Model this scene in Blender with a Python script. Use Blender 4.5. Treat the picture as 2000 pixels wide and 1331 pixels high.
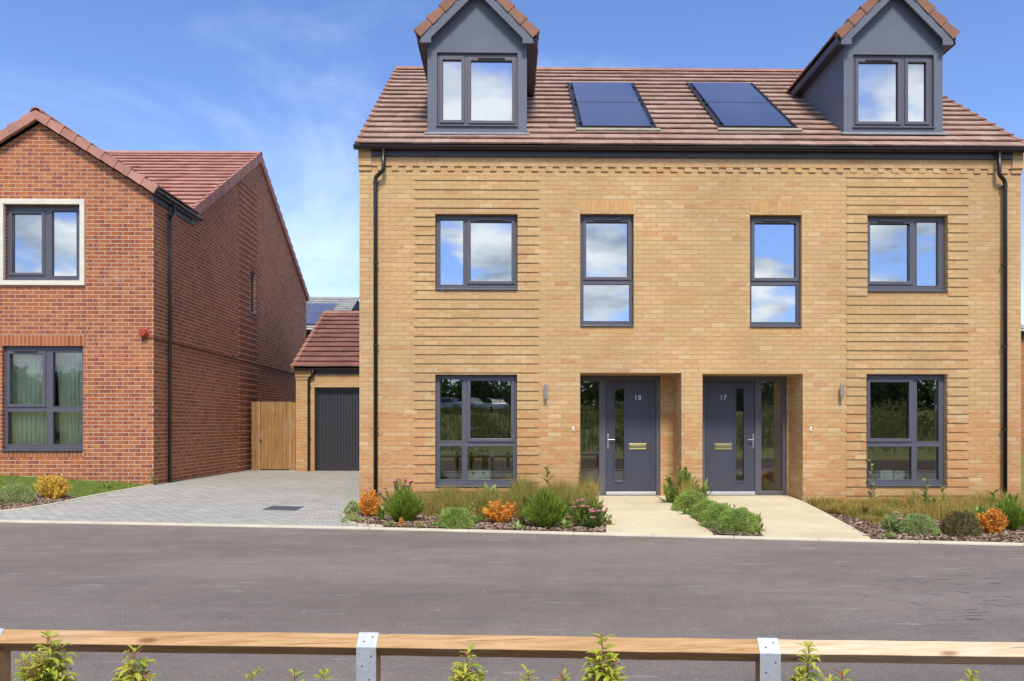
import bpy, bmesh, math, random
from mathutils import Vector, Matrix
R = math.radians
random.seed(7)
for o in list(bpy.data.objects): bpy.data.objects.remove(o)
C = bpy.context.scene.collection
SC = bpy.context.scene

# ---------------------------------------------------------------- camera
F = 1560.0; TH = 0.0155; CXP = 1027.0; HZ = 830.0; EYE = 1.22
cam = bpy.data.cameras.new("camera"); camo = bpy.data.objects.new("camera", cam); C.objects.link(camo)
cam.sensor_width = 36; cam.lens = 36*F/2000
cam.shift_x = -(CXP-1000)/2000; cam.shift_y = (HZ-665.5)/2000
cam.clip_start = .05; cam.clip_end = 2000
camo.location = (0, 0, EYE); camo.rotation_euler = (R(90), 0, -TH)
SC.camera = camo
# ---------------------------------------------------------------- world, sun
SUN_EL, SUN_AZ = 52, 176          # azimuth clockwise from +Y
w = bpy.data.worlds.new("World"); SC.world = w; w.use_nodes = True
def build_world():
    nt = w.node_tree; N = nt.nodes; L = nt.links; N.clear()
    out = N.new('ShaderNodeOutputWorld'); bg = N.new('ShaderNodeBackground')
    sky = N.new('ShaderNodeTexSky'); sky.sky_type = 'NISHITA'; sky.sun_disc = False
    sky.sun_elevation = R(SUN_EL); sky.sun_rotation = R(SUN_AZ); sky.air_density = 1.0; sky.dust_density = .6; sky.ozone_density = 3.0
    def M(op, a, b=None, c=None):
        n = N.new('ShaderNodeMath'); n.operation = op
        for i, x in enumerate((a, b, c)):
            if x is None: continue
            if isinstance(x, (int, float)): n.inputs[i].default_value = x
            else: L.new(x, n.inputs[i])
        return n.outputs[0]
    def MR(x, a, b, c=0., d=1.):
        n = N.new('ShaderNodeMapRange'); n.interpolation_type = 'SMOOTHSTEP'
        n.inputs[1].default_value = a; n.inputs[2].default_value = b; n.inputs[3].default_value = c; n.inputs[4].default_value = d
        L.new(x, n.inputs[0]); return n.outputs[0]
    tc = N.new('ShaderNodeTexCoord'); sp = N.new('ShaderNodeSeparateXYZ'); L.new(tc.outputs['Generated'], sp.inputs[0])
    x, y, z = sp.outputs
    zz = M('ADD', M('MAXIMUM', z, 0.), .22)
    cb = N.new('ShaderNodeCombineXYZ'); L.new(M('DIVIDE', x, zz), cb.inputs[0]); L.new(M('DIVIDE', y, zz), cb.inputs[1]); cb.inputs[2].default_value = 3.7
    def noise(scale, det, rough, off=0., dist=0.):
        n = N.new('ShaderNodeTexNoise'); n.inputs['Scale'].default_value = scale; n.inputs['Detail'].default_value = det
        n.inputs['Roughness'].default_value = rough; n.inputs['Distortion'].default_value = dist
        a = N.new('ShaderNodeVectorMath'); a.operation = 'ADD'; a.inputs[1].default_value = (off, off*.7, off*.3)
        L.new(cb.outputs[0], a.inputs[0]); L.new(a.outputs[0], n.inputs['Vector']); return n.outputs['Fac']
    n1 = noise(2.1, 10, .5, 1.3, .25); n2 = noise(.9, 7, .6, 9.1, .6); n3 = noise(3.4, 8, .55, 5.5)
    back = MR(y, .15, -.35)                       # big cumulus in the part of the sky that faces the house front
    cum = MR(n1, .455, .56)
    cum = M('MULTIPLY', cum, back)
    wisp = M('MULTIPLY', MR(n2, .46, .74), .5)
    low = M('MULTIPLY', M('MULTIPLY', MR(z, .34, .0), .34), M('SUBTRACT', 1., back)); wisp = M('MULTIPLY', wisp, M('SUBTRACT', 1., M('MULTIPLY', back, .7)))
    wisp = M('ADD', wisp, low)
    dens = M('MINIMUM', M('ADD', cum, M('MULTIPLY', wisp, M('SUBTRACT', 1., cum))), 1.)
    hs = N.new('ShaderNodeHueSaturation'); hs.inputs['Saturation'].default_value = 1.08; hs.inputs['Value'].default_value = SKYV
    tn = N.new('ShaderNodeMix'); tn.data_type = 'RGBA'; tn.blend_type = 'MULTIPLY'; tn.inputs[0].default_value = 1; tn.inputs[7].default_value = (.98, .95, 1.1, 1); L.new(sky.outputs[0], tn.inputs[6]); L.new(tn.outputs[2], hs.inputs['Color'])
    shade = N.new('ShaderNodeValToRGB'); L.new(M('ADD', M('MULTIPLY', n3, .75), M('MULTIPLY', n1, .3)), shade.inputs[0])
    e = shade.color_ramp.elements; e[0].position = .42; e[1].position = .62
    e[0].color = (3.6, 4.6, 6.2, 1); e[1].color = (11.5, 12, 12.6, 1)
    tb = N.new('ShaderNodeMix'); tb.data_type = 'RGBA'; tb.blend_type = 'MULTIPLY'; L.new(back, tb.inputs[0]); L.new(hs.outputs[0], tb.inputs[6]); tb.inputs[7].default_value = (.72, .83, .98, 1)
    mx = N.new('ShaderNodeMix'); mx.data_type = 'RGBA'; L.new(dens, mx.inputs[0]); L.new(tb.outputs[2], mx.inputs[6])
    # thin front haze is paler than the cumulus bodies
    mx2 = N.new('ShaderNodeMix'); mx2.data_type = 'RGBA'; L.new(back, mx2.inputs[0]); mx2.inputs[6].default_value = (8.0, 9.2, 11, 1); L.new(shade.outputs[0], mx2.inputs[7])
    L.new(mx2.outputs[2], mx.inputs[7])
    L.new(mx.outputs[2], bg.inputs[0]); bg.inputs[1].default_value = .1
    L.new(bg.outputs[0], out.inputs[0])
SKYV = 1.5
build_world()
sl = bpy.data.lights.new("sun", 'SUN'); so = bpy.data.objects.new("sun", sl); C.objects.link(so)
sl.energy = 2.9; sl.angle = R(12); sl.color = (1, .91, .77)
az = R(SUN_AZ); el = R(SUN_EL)
sd = Vector((math.sin(az)*math.cos(el), math.cos(az)*math.cos(el), math.sin(el)))
so.rotation_euler = (-sd).to_track_quat('-Z', 'Y').to_euler(); so.location = (0, 0, 40)
SC.view_settings.view_transform = 'Standard'; SC.view_settings.look = 'None'; SC.view_settings.exposure = .42; SC.view_settings.gamma = 1
SC.render.engine = 'CYCLES'; SC.cycles.max_bounces = 8; SC.cycles.transparent_max_bounces = 16
SC.render.resolution_x = 1024; SC.render.resolution_y = 681

# ---------------------------------------------------------------- picture measurements to metres
CT, ST = math.cos(TH), math.sin(TH)
def ray(u, v):
    a = (u-CXP)/F; return Vector((a*CT+ST, -a*ST+CT, (HZ-v)/F))
def PY(u, v, Y):
    d = ray(u, v); t = Y/d.y; return Vector((d.x*t, Y, EYE+d.z*t))
def XY(u, Y): return PY(u, HZ, Y).x
def ZY(u, v, Y): return PY(u, v, Y).z
def interp(x, xs, ys):
    if x <= xs[0]: return ys[0]
    for i in range(1, len(xs)):
        if x <= xs[i]:
            t = (x-xs[i-1])/(xs[i]-xs[i-1]); return ys[i-1]+t*(ys[i]-ys[i-1])
    return ys[-1]
ROADZ = -.138
def flat(u, v, z):
    d = ray(u, v); t = (z-EYE)/d.z; return Vector((d.x*t, d.y*t, z))
KL = [flat(u, v, ROADZ) for u, v in [(-60, 1019.3), (0, 1020.6), (345, 1027.2), (720, 1034.8), (1120, 1045), (1600, 1057), (2000, 1067), (2100, 1069.6)]]
d0 = (KL[0]-KL[2]).normalized(); KL.insert(0, KL[0]+d0*60)
d1 = (KL[-1]-KL[-3]).normalized(); KL.append(KL[-1]+d1*60)
def kerbY(X): return interp(X, [p.x for p in KL], [p.y for p in KL])
def gz(X, Y):
    if Y < 4.0: 
        return interp(Y, [-72, -58, -40, -12, -2, 2.5, 4.0], [3.2, 2.7, 1.8, .25, -.1, -.18, -.17])
    ky = kerbY(X)+.12 if abs(X) < 20 else (kerbY(20 if X > 0 else -20))
    a = interp(Y, [ky, max(ky+.5, 15.3), max(ky+3, 21), 60], [-.118, .08, .05, .1]); b = interp(Y, [ky, 13.1, 21, 60] if ky < 12.5 else [ky, ky+.5, 21, 60], [-.118, -.08, .05, .1])
    w_ = min(1, max(0, (X+7)/4.5)); w_ = w_*w_*(3-2*w_)
    r = min(.2, max(0, (-7-X)*.07))*interp(Y, [ky, ky+3.6], [0, 1])
    return a*(1-w_)+b*w_+r
def G(u, v):
    d = ray(u, v); t = 6.
    while t < 40:
        p = d*t
        if EYE+p.z <= gz(p.x, p.y): break
        t += .05
    a, b = t-.05, t
    for _ in range(20):
        m = (a+b)/2; p = d*m
        if EYE+p.z <= gz(p.x, p.y): b = m
        else: a = m
    return Vector((p.x, p.y, gz(p.x, p.y)))

# ---------------------------------------------------------------- mesh helpers
class MB:
    def __init__(s): s.v = []; s.f = []; s.m = []; s.k = {}; s.mi = 0
    def V(s, p, weld=False):
        if weld:
            key = (round(p[0], 5), round(p[1], 5), round(p[2], 5))
            if key in s.k: return s.k[key]
            s.k[key] = len(s.v)
        s.v.append(tuple(p)); return len(s.v)-1
    def face(s, pts, weld=False):
        s.f.append([s.V(p, weld) for p in pts]); s.m.append(s.mi)
    def hexa(s, p):   # 8 points: bottom 0-3 ccw, top 4-7
        i = [s.V(q) for q in p]
        for a in ((0, 3, 2, 1), (4, 5, 6, 7), (0, 1, 5, 4), (1, 2, 6, 5), (2, 3, 7, 6), (3, 0, 4, 7)):
            s.f.append([i[j] for j in a]); s.m.append(s.mi)
    def box(s, x0, x1, y0, y1, z0, z1):
        s.hexa([(x0, y0, z0), (x1, y0, z0), (x1, y1, z0), (x0, y1, z0), (x0, y0, z1), (x1, y0, z1), (x1, y1, z1), (x0, y1, z1)])
    def prism(s, pts, ax, a0, a1):
        def mk(p, a):
            if ax == 'y': return (p[0], a, p[1])
            if ax == 'x': return (a, p[0], p[1])
            return (p[0], p[1], a)
        A = [s.V(mk(p, a0)) for p in pts]; B = [s.V(mk(p, a1)) for p in pts]; n = len(pts)
        s.f.append(A); s.m.append(s.mi); s.f.append(B[::-1]); s.m.append(s.mi)
        for i in range(n):
            j = (i+1) % n; s.f.append([A[j], A[i], B[i], B[j]]); s.m.append(s.mi)
    def plate(s, x0, x1, z0, z1, y0, y1, holes):
        xs = sorted(set([x0, x1]+[h for q in holes for h in q[:2] if x0 < h < x1])); zs = sorted(set([z0, z1]+[h for q in holes for h in q[2:] if z0 < h < z1]))
        def inh(cx, cz): return any(q[0] < cx < q[1] and q[2] < cz < q[3] for q in holes)
        nx, nz = len(xs)-1, len(zs)-1
        solid = [[not inh((xs[i]+xs[i+1])/2, (zs[j]+zs[j+1])/2) for j in range(nz)] for i in range(nx)]
        S = lambda i, j: 0 <= i < nx and 0 <= j < nz and solid[i][j]
        for i in range(nx):
            for j in range(nz):
                if not solid[i][j]: continue
                a, b, c, d = xs[i], xs[i+1], zs[j], zs[j+1]
                s.face([(a, y0, c), (b, y0, c), (b, y0, d), (a, y0, d)], True); s.face([(a, y1, c), (a, y1, d), (b, y1, d), (b, y1, c)], True)
                if not S(i-1, j): s.face([(a, y0, c), (a, y0, d), (a, y1, d), (a, y1, c)], True)
                if not S(i+1, j): s.face([(b, y0, c), (b, y1, c), (b, y1, d), (b, y0, d)], True)
                if not S(i, j-1): s.face([(a, y0, c), (a, y1, c), (b, y1, c), (b, y0, c)], True)
                if not S(i, j+1): s.face([(a, y0, d), (b, y0, d), (b, y1, d), (a, y1, d)], True)
    def tube(s, path, r, n=12, caps=True):
        path = [Vector(p) for p in path]; rings = []
        for i, p in enumerate(path):
            a = path[max(i-1, 0)]; b = path[min(i+1, len(path)-1)]; t = (b-a).normalized()
            up = Vector((0, 0, 1)) if abs(t.z) < .95 else Vector((0, 1, 0))
            e1 = t.cross(up).normalized(); e2 = e1.cross(t)
            rr = r[i] if isinstance(r, (list, tuple)) else r
            rings.append([s.V(p+e1*math.cos(2*math.pi*k/n)*rr+e2*math.sin(2*math.pi*k/n)*rr) for k in range(n)])
        for a, b in zip(rings, rings[1:]):
            for k in range(n):
                s.f.append([a[k], a[(k+1) % n], b[(k+1) % n], b[k]]); s.m.append(s.mi)
        if caps:
            s.f.append(rings[0][::-1]); s.m.append(s.mi); s.f.append(rings[-1]); s.m.append(s.mi)
    def build(s, name, mats, parent=None, bevel=0, smooth=False, uvf=None, uv=True):
        if not isinstance(mats, (list, tuple)): mats = [mats]
        off = Vector((0, 0, 0)); q = parent
        while q is not None: off += q.location; q = q.parent
        me = bpy.data.meshes.new(name)
        me.from_pydata([(a-off.x, b-off.y, c-off.z) for a, b, c in s.v], [], s.f)
        for m in mats: me.materials.append(m)
        if len(mats) > 1: me.polygons.foreach_set('material_index', s.m)
        if smooth: me.polygons.foreach_set('use_smooth', [True]*len(me.polygons))
        if uv:
            ul = me.uv_layers.new(name='UVMap').data
            for p in me.polygons:
                n = p.normal; ax, ay, az_ = abs(n.x), abs(n.y), abs(n.z)
                for li in p.loop_indices:
                    co = s.v[me.loops[li].vertex_index]
                    if uvf: ul[li].uv = uvf(co, n)
                    elif ay >= ax and ay >= az_: ul[li].uv = (co[0], co[2])
                    elif ax >= az_: ul[li].uv = (co[1]+.11, co[2])
                    else: ul[li].uv = (co[0], co[1])
        o = bpy.data.objects.new(name, me); C.objects.link(o)
        if parent is not None: o.parent = parent
        if bevel:
            b = o.modifiers.new('bevel', 'BEVEL'); b.width = bevel; b.segments = 2; b.limit_method = 'ANGLE'
        return o
def tag(o, label, cat, group=None, kind=None):
    if label: o['label'] = label
    if cat: o['category'] = cat
    if group: o['group'] = group
    if kind: o['kind'] = kind
    return o
def root(name, loc, label, cat, group=None):
    o = bpy.data.objects.new(name, None); C.objects.link(o); o.location = loc; return tag(o, label, cat, group)

# ---------------------------------------------------------------- materials
def lin(r, g, b):
    f = lambda c: (c/255/12.92) if c/255 <= .04045 else ((c/255+.055)/1.055)**2.4
    return (f(r), f(g), f(b), 1)
class NT:
    def __init__(s, name):
        s.mat = bpy.data.materials.new(name); s.mat.use_nodes = True; s.t = s.mat.node_tree; s.n = s.t.nodes; s.l = s.t.links
        s.b = s.n['Principled BSDF']; s.out = s.n['Material Output']
    def put(s, sock, x):
        if isinstance(x, bpy.types.NodeSocket): s.l.new(x, sock)
        else: sock.default_value = x
    def math(s, op, a, b=None, c=None):
        n = s.n.new('ShaderNodeMath'); n.operation = op
        for i, x in enumerate((a, b, c)):
            if x is not None: s.put(n.inputs[i], x)
        return n.outputs[0]
    def mr(s, x, a, b, c=0., d=1., sm=True):
        n = s.n.new('ShaderNodeMapRange'); n.interpolation_type = 'SMOOTHSTEP' if sm else 'LINEAR'
        for i, q in enumerate((x, a, b, c, d)): s.put(n.inputs[i], q)
        return n.outputs[0]
    def uv(s): return s.n.new('ShaderNodeUVMap').outputs[0]
    def obj(s): return s.n.new('ShaderNodeTexCoord').outputs['Object']
    def pos(s): return s.n.new('ShaderNodeNewGeometry').outputs['Position']
    def isl(s): return s.n.new('ShaderNodeNewGeometry').outputs['Random Per Island']
    def sep(s, v):
        n = s.n.new('ShaderNodeSeparateXYZ'); s.l.new(v, n.inputs[0]); return n.outputs
    def comb(s, x, y, z=0.):
        n = s.n.new('ShaderNodeCombineXYZ')
        for i, q in enumerate((x, y, z)): s.put(n.inputs[i], q)
        return n.outputs[0]
    def mapping(s, v, scale=(1, 1, 1), rot=(0, 0, 0), loc=(0, 0, 0)):
        n = s.n.new('ShaderNodeMapping'); s.l.new(v, n.inputs[0]); n.inputs['Scale'].default_value = scale; n.inputs['Rotation'].default_value = rot; n.inputs['Location'].default_value = loc
        return n.outputs[0]
    def noise(s, v, scale=1., det=4., rough=.5, dist=0.):
        n = s.n.new('ShaderNodeTexNoise'); s.l.new(v, n.inputs['Vector']); n.inputs['Scale'].default_value = scale; n.inputs['Detail'].default_value = det
        n.inputs['Roughness'].default_value = rough; n.inputs['Distortion'].default_value = dist; return n.outputs['Fac']
    def white(s, v):
        n = s.n.new('ShaderNodeTexWhiteNoise'); s.l.new(v, n.inputs['Vector']); return n.outputs['Value'], n.outputs['Color']
    def ramp(s, x, stops):
        n = s.n.new('ShaderNodeValToRGB'); s.put(n.inputs[0], x); e = n.color_ramp.elements
        while len(e) < len(stops): e.new(.5)
        for i, (p, c) in enumerate(stops): e[i].position = p; e[i].color = c
        return n.outputs[0]
    def mix(s, f, a, b, mode='MIX'):
        n = s.n.new('ShaderNodeMix'); n.data_type = 'RGBA'; n.blend_type = mode
        s.put(n.inputs[0], f); s.put(n.inputs[6], a); s.put(n.inputs[7], b); return n.outputs[2]
    def bump(s, h, dist=.01, strength=1.):
        n = s.n.new('ShaderNodeBump'); n.inputs['Distance'].default_value = dist; n.inputs['Strength'].default_value = strength; s.l.new(h, n.inputs['Height'])
        s.l.new(n.outputs[0], s.b.inputs['Normal'])
    def set(s, col=None, rough=.8, metal=0., spec=.5):
        if col is not None: s.put(s.b.inputs['Base Color'], col)
        s.put(s.b.inputs['Roughness'], rough); s.put(s.b.inputs['Metallic'], metal); s.put(s.b.inputs['Specular IOR Level'], spec)
        return s.mat
    def cells(s, uvv, bw, bh, m, z0=0., soldier=False, wob=.0015):
        x, y, _ = s.sep(uvv)
        if soldier: x, y = y, x
        else: y = s.math('SUBTRACT', y, z0)
        wn = s.noise(uvv, 60, 1); x = s.math('ADD', x, s.math('MULTIPLY', s.math('SUBTRACT', wn, .5), wob*2)); y = s.math('ADD', y, s.math('MULTIPLY', s.math('SUBTRACT', wn, .5), wob))
        yr = s.math('DIVIDE', y, bh); row = s.math('FLOOR', yr); par = s.math('FLOORED_MODULO', row, 2.)
        if soldier: par = 0.
        xs = s.math('ADD', s.math('DIVIDE', x, bw), s.math('MULTIPLY', par, .5)); col = s.math('FLOOR', xs)
        fu = s.math('SUBTRACT', xs, col); fv = s.math('SUBTRACT', yr, row)
        du = s.math('MULTIPLY', s.math('MINIMUM', fu, s.math('SUBTRACT', 1., fu)), bw); dv = s.math('MULTIPLY', s.math('MINIMUM', fv, s.math('SUBTRACT', 1., fv)), bh)
        mask = s.mr(s.math('MINIMUM', du, dv), m*.35, m*.65)
        v, c = s.white(s.comb(col, row, 3.3))
        s.fu = fu; return mask, v, c, col, row
def brick(name, stops, mortar, m=.010, z0=.046, streak=None, low=None, soldier=False, bw=.225, bh=.075, tone=.14, ends=False):
    t = NT(name); uv = t.uv(); mask, v, c, col, row = t.cells(uv, bw, bh, m, z0, soldier)
    base = t.ramp(v, stops); c1, c2, c3 = t.sep(c)
    ux, uy, _ = t.sep(uv)
    sv = t.comb(t.math('ADD', t.math('MULTIPLY', ux, 9.), t.math('MULTIPLY', col, 7.3)), t.math('MULTIPLY', uy, 55. if not soldier else 9.), t.math('MULTIPLY', row, 3.1))
    sn = t.noise(sv, 1., 3)
    if streak:
        amt = t.math('MULTIPLY', t.mr(sn, .47, .62), t.mr(c2, .3, .9))
        if low:
            hb = t.math('ADD', t.mr(t.noise(uv, .9, 2), .4, .6, .5, 1.1), 0.); amt = t.math('MULTIPLY', amt, hb)
            px = t.sep(t.pos())[2]; lowm = t.mr(px, 1.43, 1.45, 1., 0.)
            base = t.mix(t.math('MULTIPLY', t.mr(c3, .1, .9), t.math('MULTIPLY', lowm, .75)), base, low)
            amt = t.math('MULTIPLY', amt, t.math('ADD', t.math('MULTIPLY', lowm, .9), .72)); amt = t.math('MINIMUM', amt, 1.)
        if ends:
            fl_ = t.math('ABSOLUTE', t.math('SUBTRACT', t.fu, t.mr(c1, .49, .51))); amt = t.math('MULTIPLY', t.math('MULTIPLY', t.mr(fl_, .45, .95), t.mr(c2, .25, .7)), t.mr(sn, .3, .55))
        base = t.mix(amt, base, streak)
    big = t.noise(uv, .7, 3); base = t.mix(1., base, t.ramp(big, [(.3, (1-tone,)*3+(1,)), (.7, (1+tone*.5,)*3+(1,))]), 'MULTIPLY')
    pz_ = t.sep(t.pos())[2]; dn = t.noise(uv, 3., 4); foot_dark = t.mr(t.math('ADD', pz_, t.math('MULTIPLY', dn, -.5)), -.35, .12, .45, 0.); base = t.mix(foot_dark, base, t.mix(1., base, (.62, .56, .5, 1), 'MULTIPLY'))  # brick colour darkens towards the wall foot, its edge broken by noise
    sal = t.math('MULTIPLY', t.mr(t.noise(uv, 1.1, 6, .6), .66, .8), .35); base = t.mix(sal, base, (.72, .64, .52, 1))
    fine = t.noise(uv, 180, 3); base = t.mix(.35, base, t.ramp(fine, [(.25, (.6, .6, .6, 1)), (.75, (1.25, 1.25, 1.25, 1))]), 'MULTIPLY')
    t.bump(t.math('ADD', mask, t.math('MULTIPLY', fine, .35)), .006, .8)
    return t.set(t.mix(mask, mortar, base), .88, spec=.25)
BUFF = [(0, (.56, .36, .165, 1)), (.35, (.60, .40, .195, 1)), (.7, (.58, .37, .175, 1)), (.9, (.64, .45, .245, 1)), (1, (.55, .29, .145, 1))]
m_buff = brick('buff_brick', BUFF, (.40, .32, .20, 1), m=.009, streak=(.52, .235, .095, 1), low=(.57, .275, .11, 1))
m_buffS = brick('buff_soldier_brick', [(0, (.60, .36, .14, 1)), (.5, (.64, .39, .17, 1)), (.8, (.60, .33, .15, 1)), (1, (.62, .38, .17, 1))], (.46, .36, .22, 1), streak=(.56, .27, .11, 1), soldier=True)
REDB = [(0, (.30, .095, .05, 1)), (.25, (.41, .13, .05, 1)), (.55, (.46, .16, .06, 1)), (.8, (.37, .115, .05, 1)), (1, (.46, .19, .075, 1))]
m_red = brick('red_brick', REDB, (.55, .41, .32, 1), m=.013, streak=(.20, .06, .06, 1), z0=.02, ends=True)
m_redS = brick('red_soldier_brick', REDB, (.50, .36, .27, 1), m=.012, streak=(.36, .09, .035, 1), soldier=True)

def tilemat(name, cols):
    t = NT(name); c = t.ramp(t.isl(), [(i/(len(cols)-1), q) for i, q in enumerate(cols)])
    n = t.noise(t.obj(), 3, 4); c = t.mix(1., c, t.ramp(n, [(.3, (.82, .82, .82, 1)), (.7, (1.1, 1.1, 1.1, 1))]), 'MULTIPLY')
    f = t.noise(t.obj(), 150, 3); t.bump(f, .002, .6)
    c = t.mix(.4, c, t.ramp(f, [(.3, (.7, .7, .7, 1)), (.7, (1.2, 1.2, 1.2, 1))]), 'MULTIPLY')
    return t.set(c, .75, spec=.4)
m_tile = tilemat('rose_roof_tile', [(.34, .215, .165, 1), (.40, .26, .205, 1), (.36, .225, .175, 1), (.44, .305, .25, 1), (.38, .24, .19, 1)])
m_tile_red = tilemat('terracotta_roof_tile', [(.42, .20, .155, 1), (.47, .24, .19, 1), (.40, .18, .14, 1)])
m_tile_brown = tilemat('brown_roof_tile', [(.21, .095, .075, 1), (.26, .12, .095, 1), (.19, .085, .07, 1), (.24, .12, .10, 1)])
m_tile_grey = tilemat('grey_roof_tile', [(.33, .34, .33, 1), (.38, .39, .37, 1)])
m_cap = tilemat('verge_cap', [(.24, .12, .08, 1), (.28, .14, .095, 1), (.22, .105, .072, 1)])
m_ridge = tilemat('ridge_tile', [(.34, .17, .12, 1), (.38, .2, .145, 1)])

def plain(name, col, rough=.5, metal=0., spec=.5, var=.08, scale=6, bump=0, bscale=80):
    t = NT(name); n = t.noise(t.obj(), scale, 4); c = t.mix(1., col, t.ramp(n, [(.3, (1-var,)*3+(1,)), (.7, (1+var*.6,)*3+(1,))]), 'MULTIPLY')
    if bump: t.bump(t.noise(t.obj(), bscale, 4), bump, .7)
    return t.set(c, rough, metal, spec)
m_frame = plain('grey_window_frame', (.095, .095, .125, 1), .42, var=.06)
m_door = plain('slate_blue_door', (.052, .056, .088, 1), .45, var=.06, bump=.0006, bscale=120)
m_render = plain('grey_dormer_render', (.125, .145, .195, 1), .8, var=.07, scale=2.5, bump=.0015, bscale=220)
m_fascia = plain('dark_fascia', (.05, .048, .062, 1), .5)
m_gutter = plain('black_plastic', (.016, .013, .012, 1), .35, spec=.6)
m_metal = plain('brushed_steel', (.55, .54, .52, 1), .3, 1.)
m_galv = plain('galvanised_strap', (.46, .50, .55, 1), .5, .35, var=.15, scale=25, bump=.0006, bscale=60)
m_brass = plain('worn_brass', (.42, .38, .20, 1), .3, .9)
m_alu = plain('aluminium_threshold', (.55, .56, .6, 1), .4, .6)
m_white = plain('white_plastic', (.75, .75, .75, 1), .5)
m_box = plain('white_box', (.72, .78, .66, 1), .6)
m_lead = plain('lead_flashing', (.25, .27, .29, 1), .6, .2, var=.2, scale=8)
m_apron = plain('pale_flashing', (.34, .31, .24, 1), .7, var=.15)
m_dark = plain('dark_void', (.02, .02, .02, 1), .8)
m_room = plain('room_wall', (.42, .43, .38, 1), .9)
m_redpl = plain('red_plastic', (.42, .07, .045, 1), .45)
m_cable = plain('brown_cable', (.10, .045, .03, 1), .6)
m_conc = plain('pale_kerb_concrete', (.62, .57, .44, 1), .9, var=.13, scale=3, bump=.002, bscale=90)
m_cover = plain('cast_drain_cover', (.085, .09, .11, 1), .6, var=.2, scale=30, bump=.004, bscale=60)

def solarm():
    t = NT('solar_glass'); x, y, _ = t.sep(t.uv())
    fx = t.math('FRACT', t.math('MULTIPLY', x, 10.)); fy = t.math('FRACT', t.math('MULTIPLY', y, 6.))
    g = t.math('MAXIMUM', t.mr(fx, .95, .99), t.mr(fy, .95, .99))
    t.set(t.mix(t.math('MULTIPLY', g, .18), (.024, .020, .075, 1), (.05, .05, .09, 1)), .12, spec=.8)
    t.b.inputs['Coat Weight'].default_value = 1.; t.b.inputs['Coat Roughness'].default_value = .06; t.b.inputs['Coat IOR'].default_value = 1.45
    return t.mat
m_solar = solarm()
def glassm(name, refl, tint):
    t = NT(name); n = t.n; tr = n.new('ShaderNodeBsdfTransparent'); tr.inputs[0].default_value = tint
    gl = n.new('ShaderNodeBsdfGlossy'); gl.inputs['Roughness'].default_value = .008; gl.inputs[0].default_value = (.95, .97, 1, 1)
    bm = n.new('ShaderNodeBump'); bm.inputs['Distance'].default_value = .0012; bm.inputs['Strength'].default_value = .35
    t.l.new(t.noise(t.obj(), 1.6, 2), bm.inputs['Height']); t.l.new(bm.outputs[0], gl.inputs['Normal'])
    lw = n.new('ShaderNodeLayerWeight'); lw.inputs[0].default_value = .25
    mx = n.new('ShaderNodeMixShader'); t.l.new(t.mr(lw.outputs['Fresnel'], 0., 1., refl, 1., False), mx.inputs[0])
    t.l.new(tr.outputs[0], mx.inputs[1]); t.l.new(gl.outputs[0], mx.inputs[2]); t.l.new(mx.outputs[0], t.out.inputs[0]); return t.mat
m_glass = glassm('window_glass', .44, (.72, .76, .72, 1))
m_glass_low = glassm('clear_window_glass', .15, (.92, .96, .90, 1))

def woodm(name, cols, scale=1., knots=True, axis=0):
    t = NT(name); o = t.obj(); sc = [2.6, 55, 55]; 
    if axis == 2: sc = [30, 30, 2.2]
    v = t.mapping(o, tuple(a*scale for a in sc)); n = t.noise(v, 1., 5, .6, .6)
    c = t.ramp(n, [(.28, cols[0]), (.5, cols[1]), (.72, cols[2])])
    if knots:
        vo = t.n.new('ShaderNodeTexVoronoi'); t.l.new(t.mapping(o, (2.4, 8, 8) if axis == 0 else (9, 9, 2.6)), vo.inputs['Vector']); vo.inputs['Scale'].default_value = scale
        c = t.mix(t.mr(vo.outputs['Distance'], .04, .15, .8, 0.), c, (.16, .06, .02, 1)); cr_ = t.noise(t.mapping(o, (1.1, 60, 60) if axis == 0 else (60, 60, 1.1)), 1., 3, .5, .3); c = t.mix(t.mr(cr_, .66, .72, 0., .6), c, (.12, .06, .025, 1)); gy_ = t.noise(o, 2.2, 4); c = t.mix(t.mr(gy_, .5, .75, 0., .35), c, (.5, .42, .33, 1))
    t.bump(n, .002, .5); return t.set(c, .75, spec=.3)
m_rail = woodm('tan_rail_wood', [(.32, .18, .075, 1), (.45, .27, .125, 1), (.54, .36, .19, 1)])
m_rail_pale = woodm('pale_rail_wood', [(.48, .33, .19, 1), (.62, .46, .30, 1), (.70, .56, .40, 1)])
m_postw = woodm('post_wood', [(.24, .13, .05, 1), (.36, .2, .085, 1), (.42, .25, .11, 1)], axis=2)
m_gate = woodm('gate_boards', [(.23, .125, .04, 1), (.31, .18, .065, 1), (.38, .23, .10, 1)], axis=2)

def leafm(name, cols, trans=.35, patch=None):
    t = NT(name); c = t.ramp(t.isl(), [(i/(len(cols)-1), q+(1,)) for i, q in enumerate(cols)])
    n = t.noise(t.obj(), 6, 3); c = t.mix(1., c, t.ramp(n, [(.3, (.8, .8, .8, 1)), (.7, (1.2, 1.2, 1.2, 1))]), 'MULTIPLY')
    if patch: pn = t.noise(t.pos(), 1.7, 3, .6); c = t.mix(t.mr(pn, .46, .6, 0., .7), c, patch)
    t.set(c, .55, spec=.35); tr = t.n.new('ShaderNodeBsdfTranslucent'); t.l.new(c, tr.inputs[0]); mx = t.n.new('ShaderNodeMixShader'); mx.inputs[0].default_value = trans
    t.l.new(t.b.outputs[0], mx.inputs[1]); t.l.new(tr.outputs[0], mx.inputs[2]); t.l.new(mx.outputs[0], t.out.inputs[0]); return t.mat
L_orange = leafm('orange_leaf', [(.80, .24, .03), (.88, .38, .06), (.72, .42, .07), (.90, .52, .11)])
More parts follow.
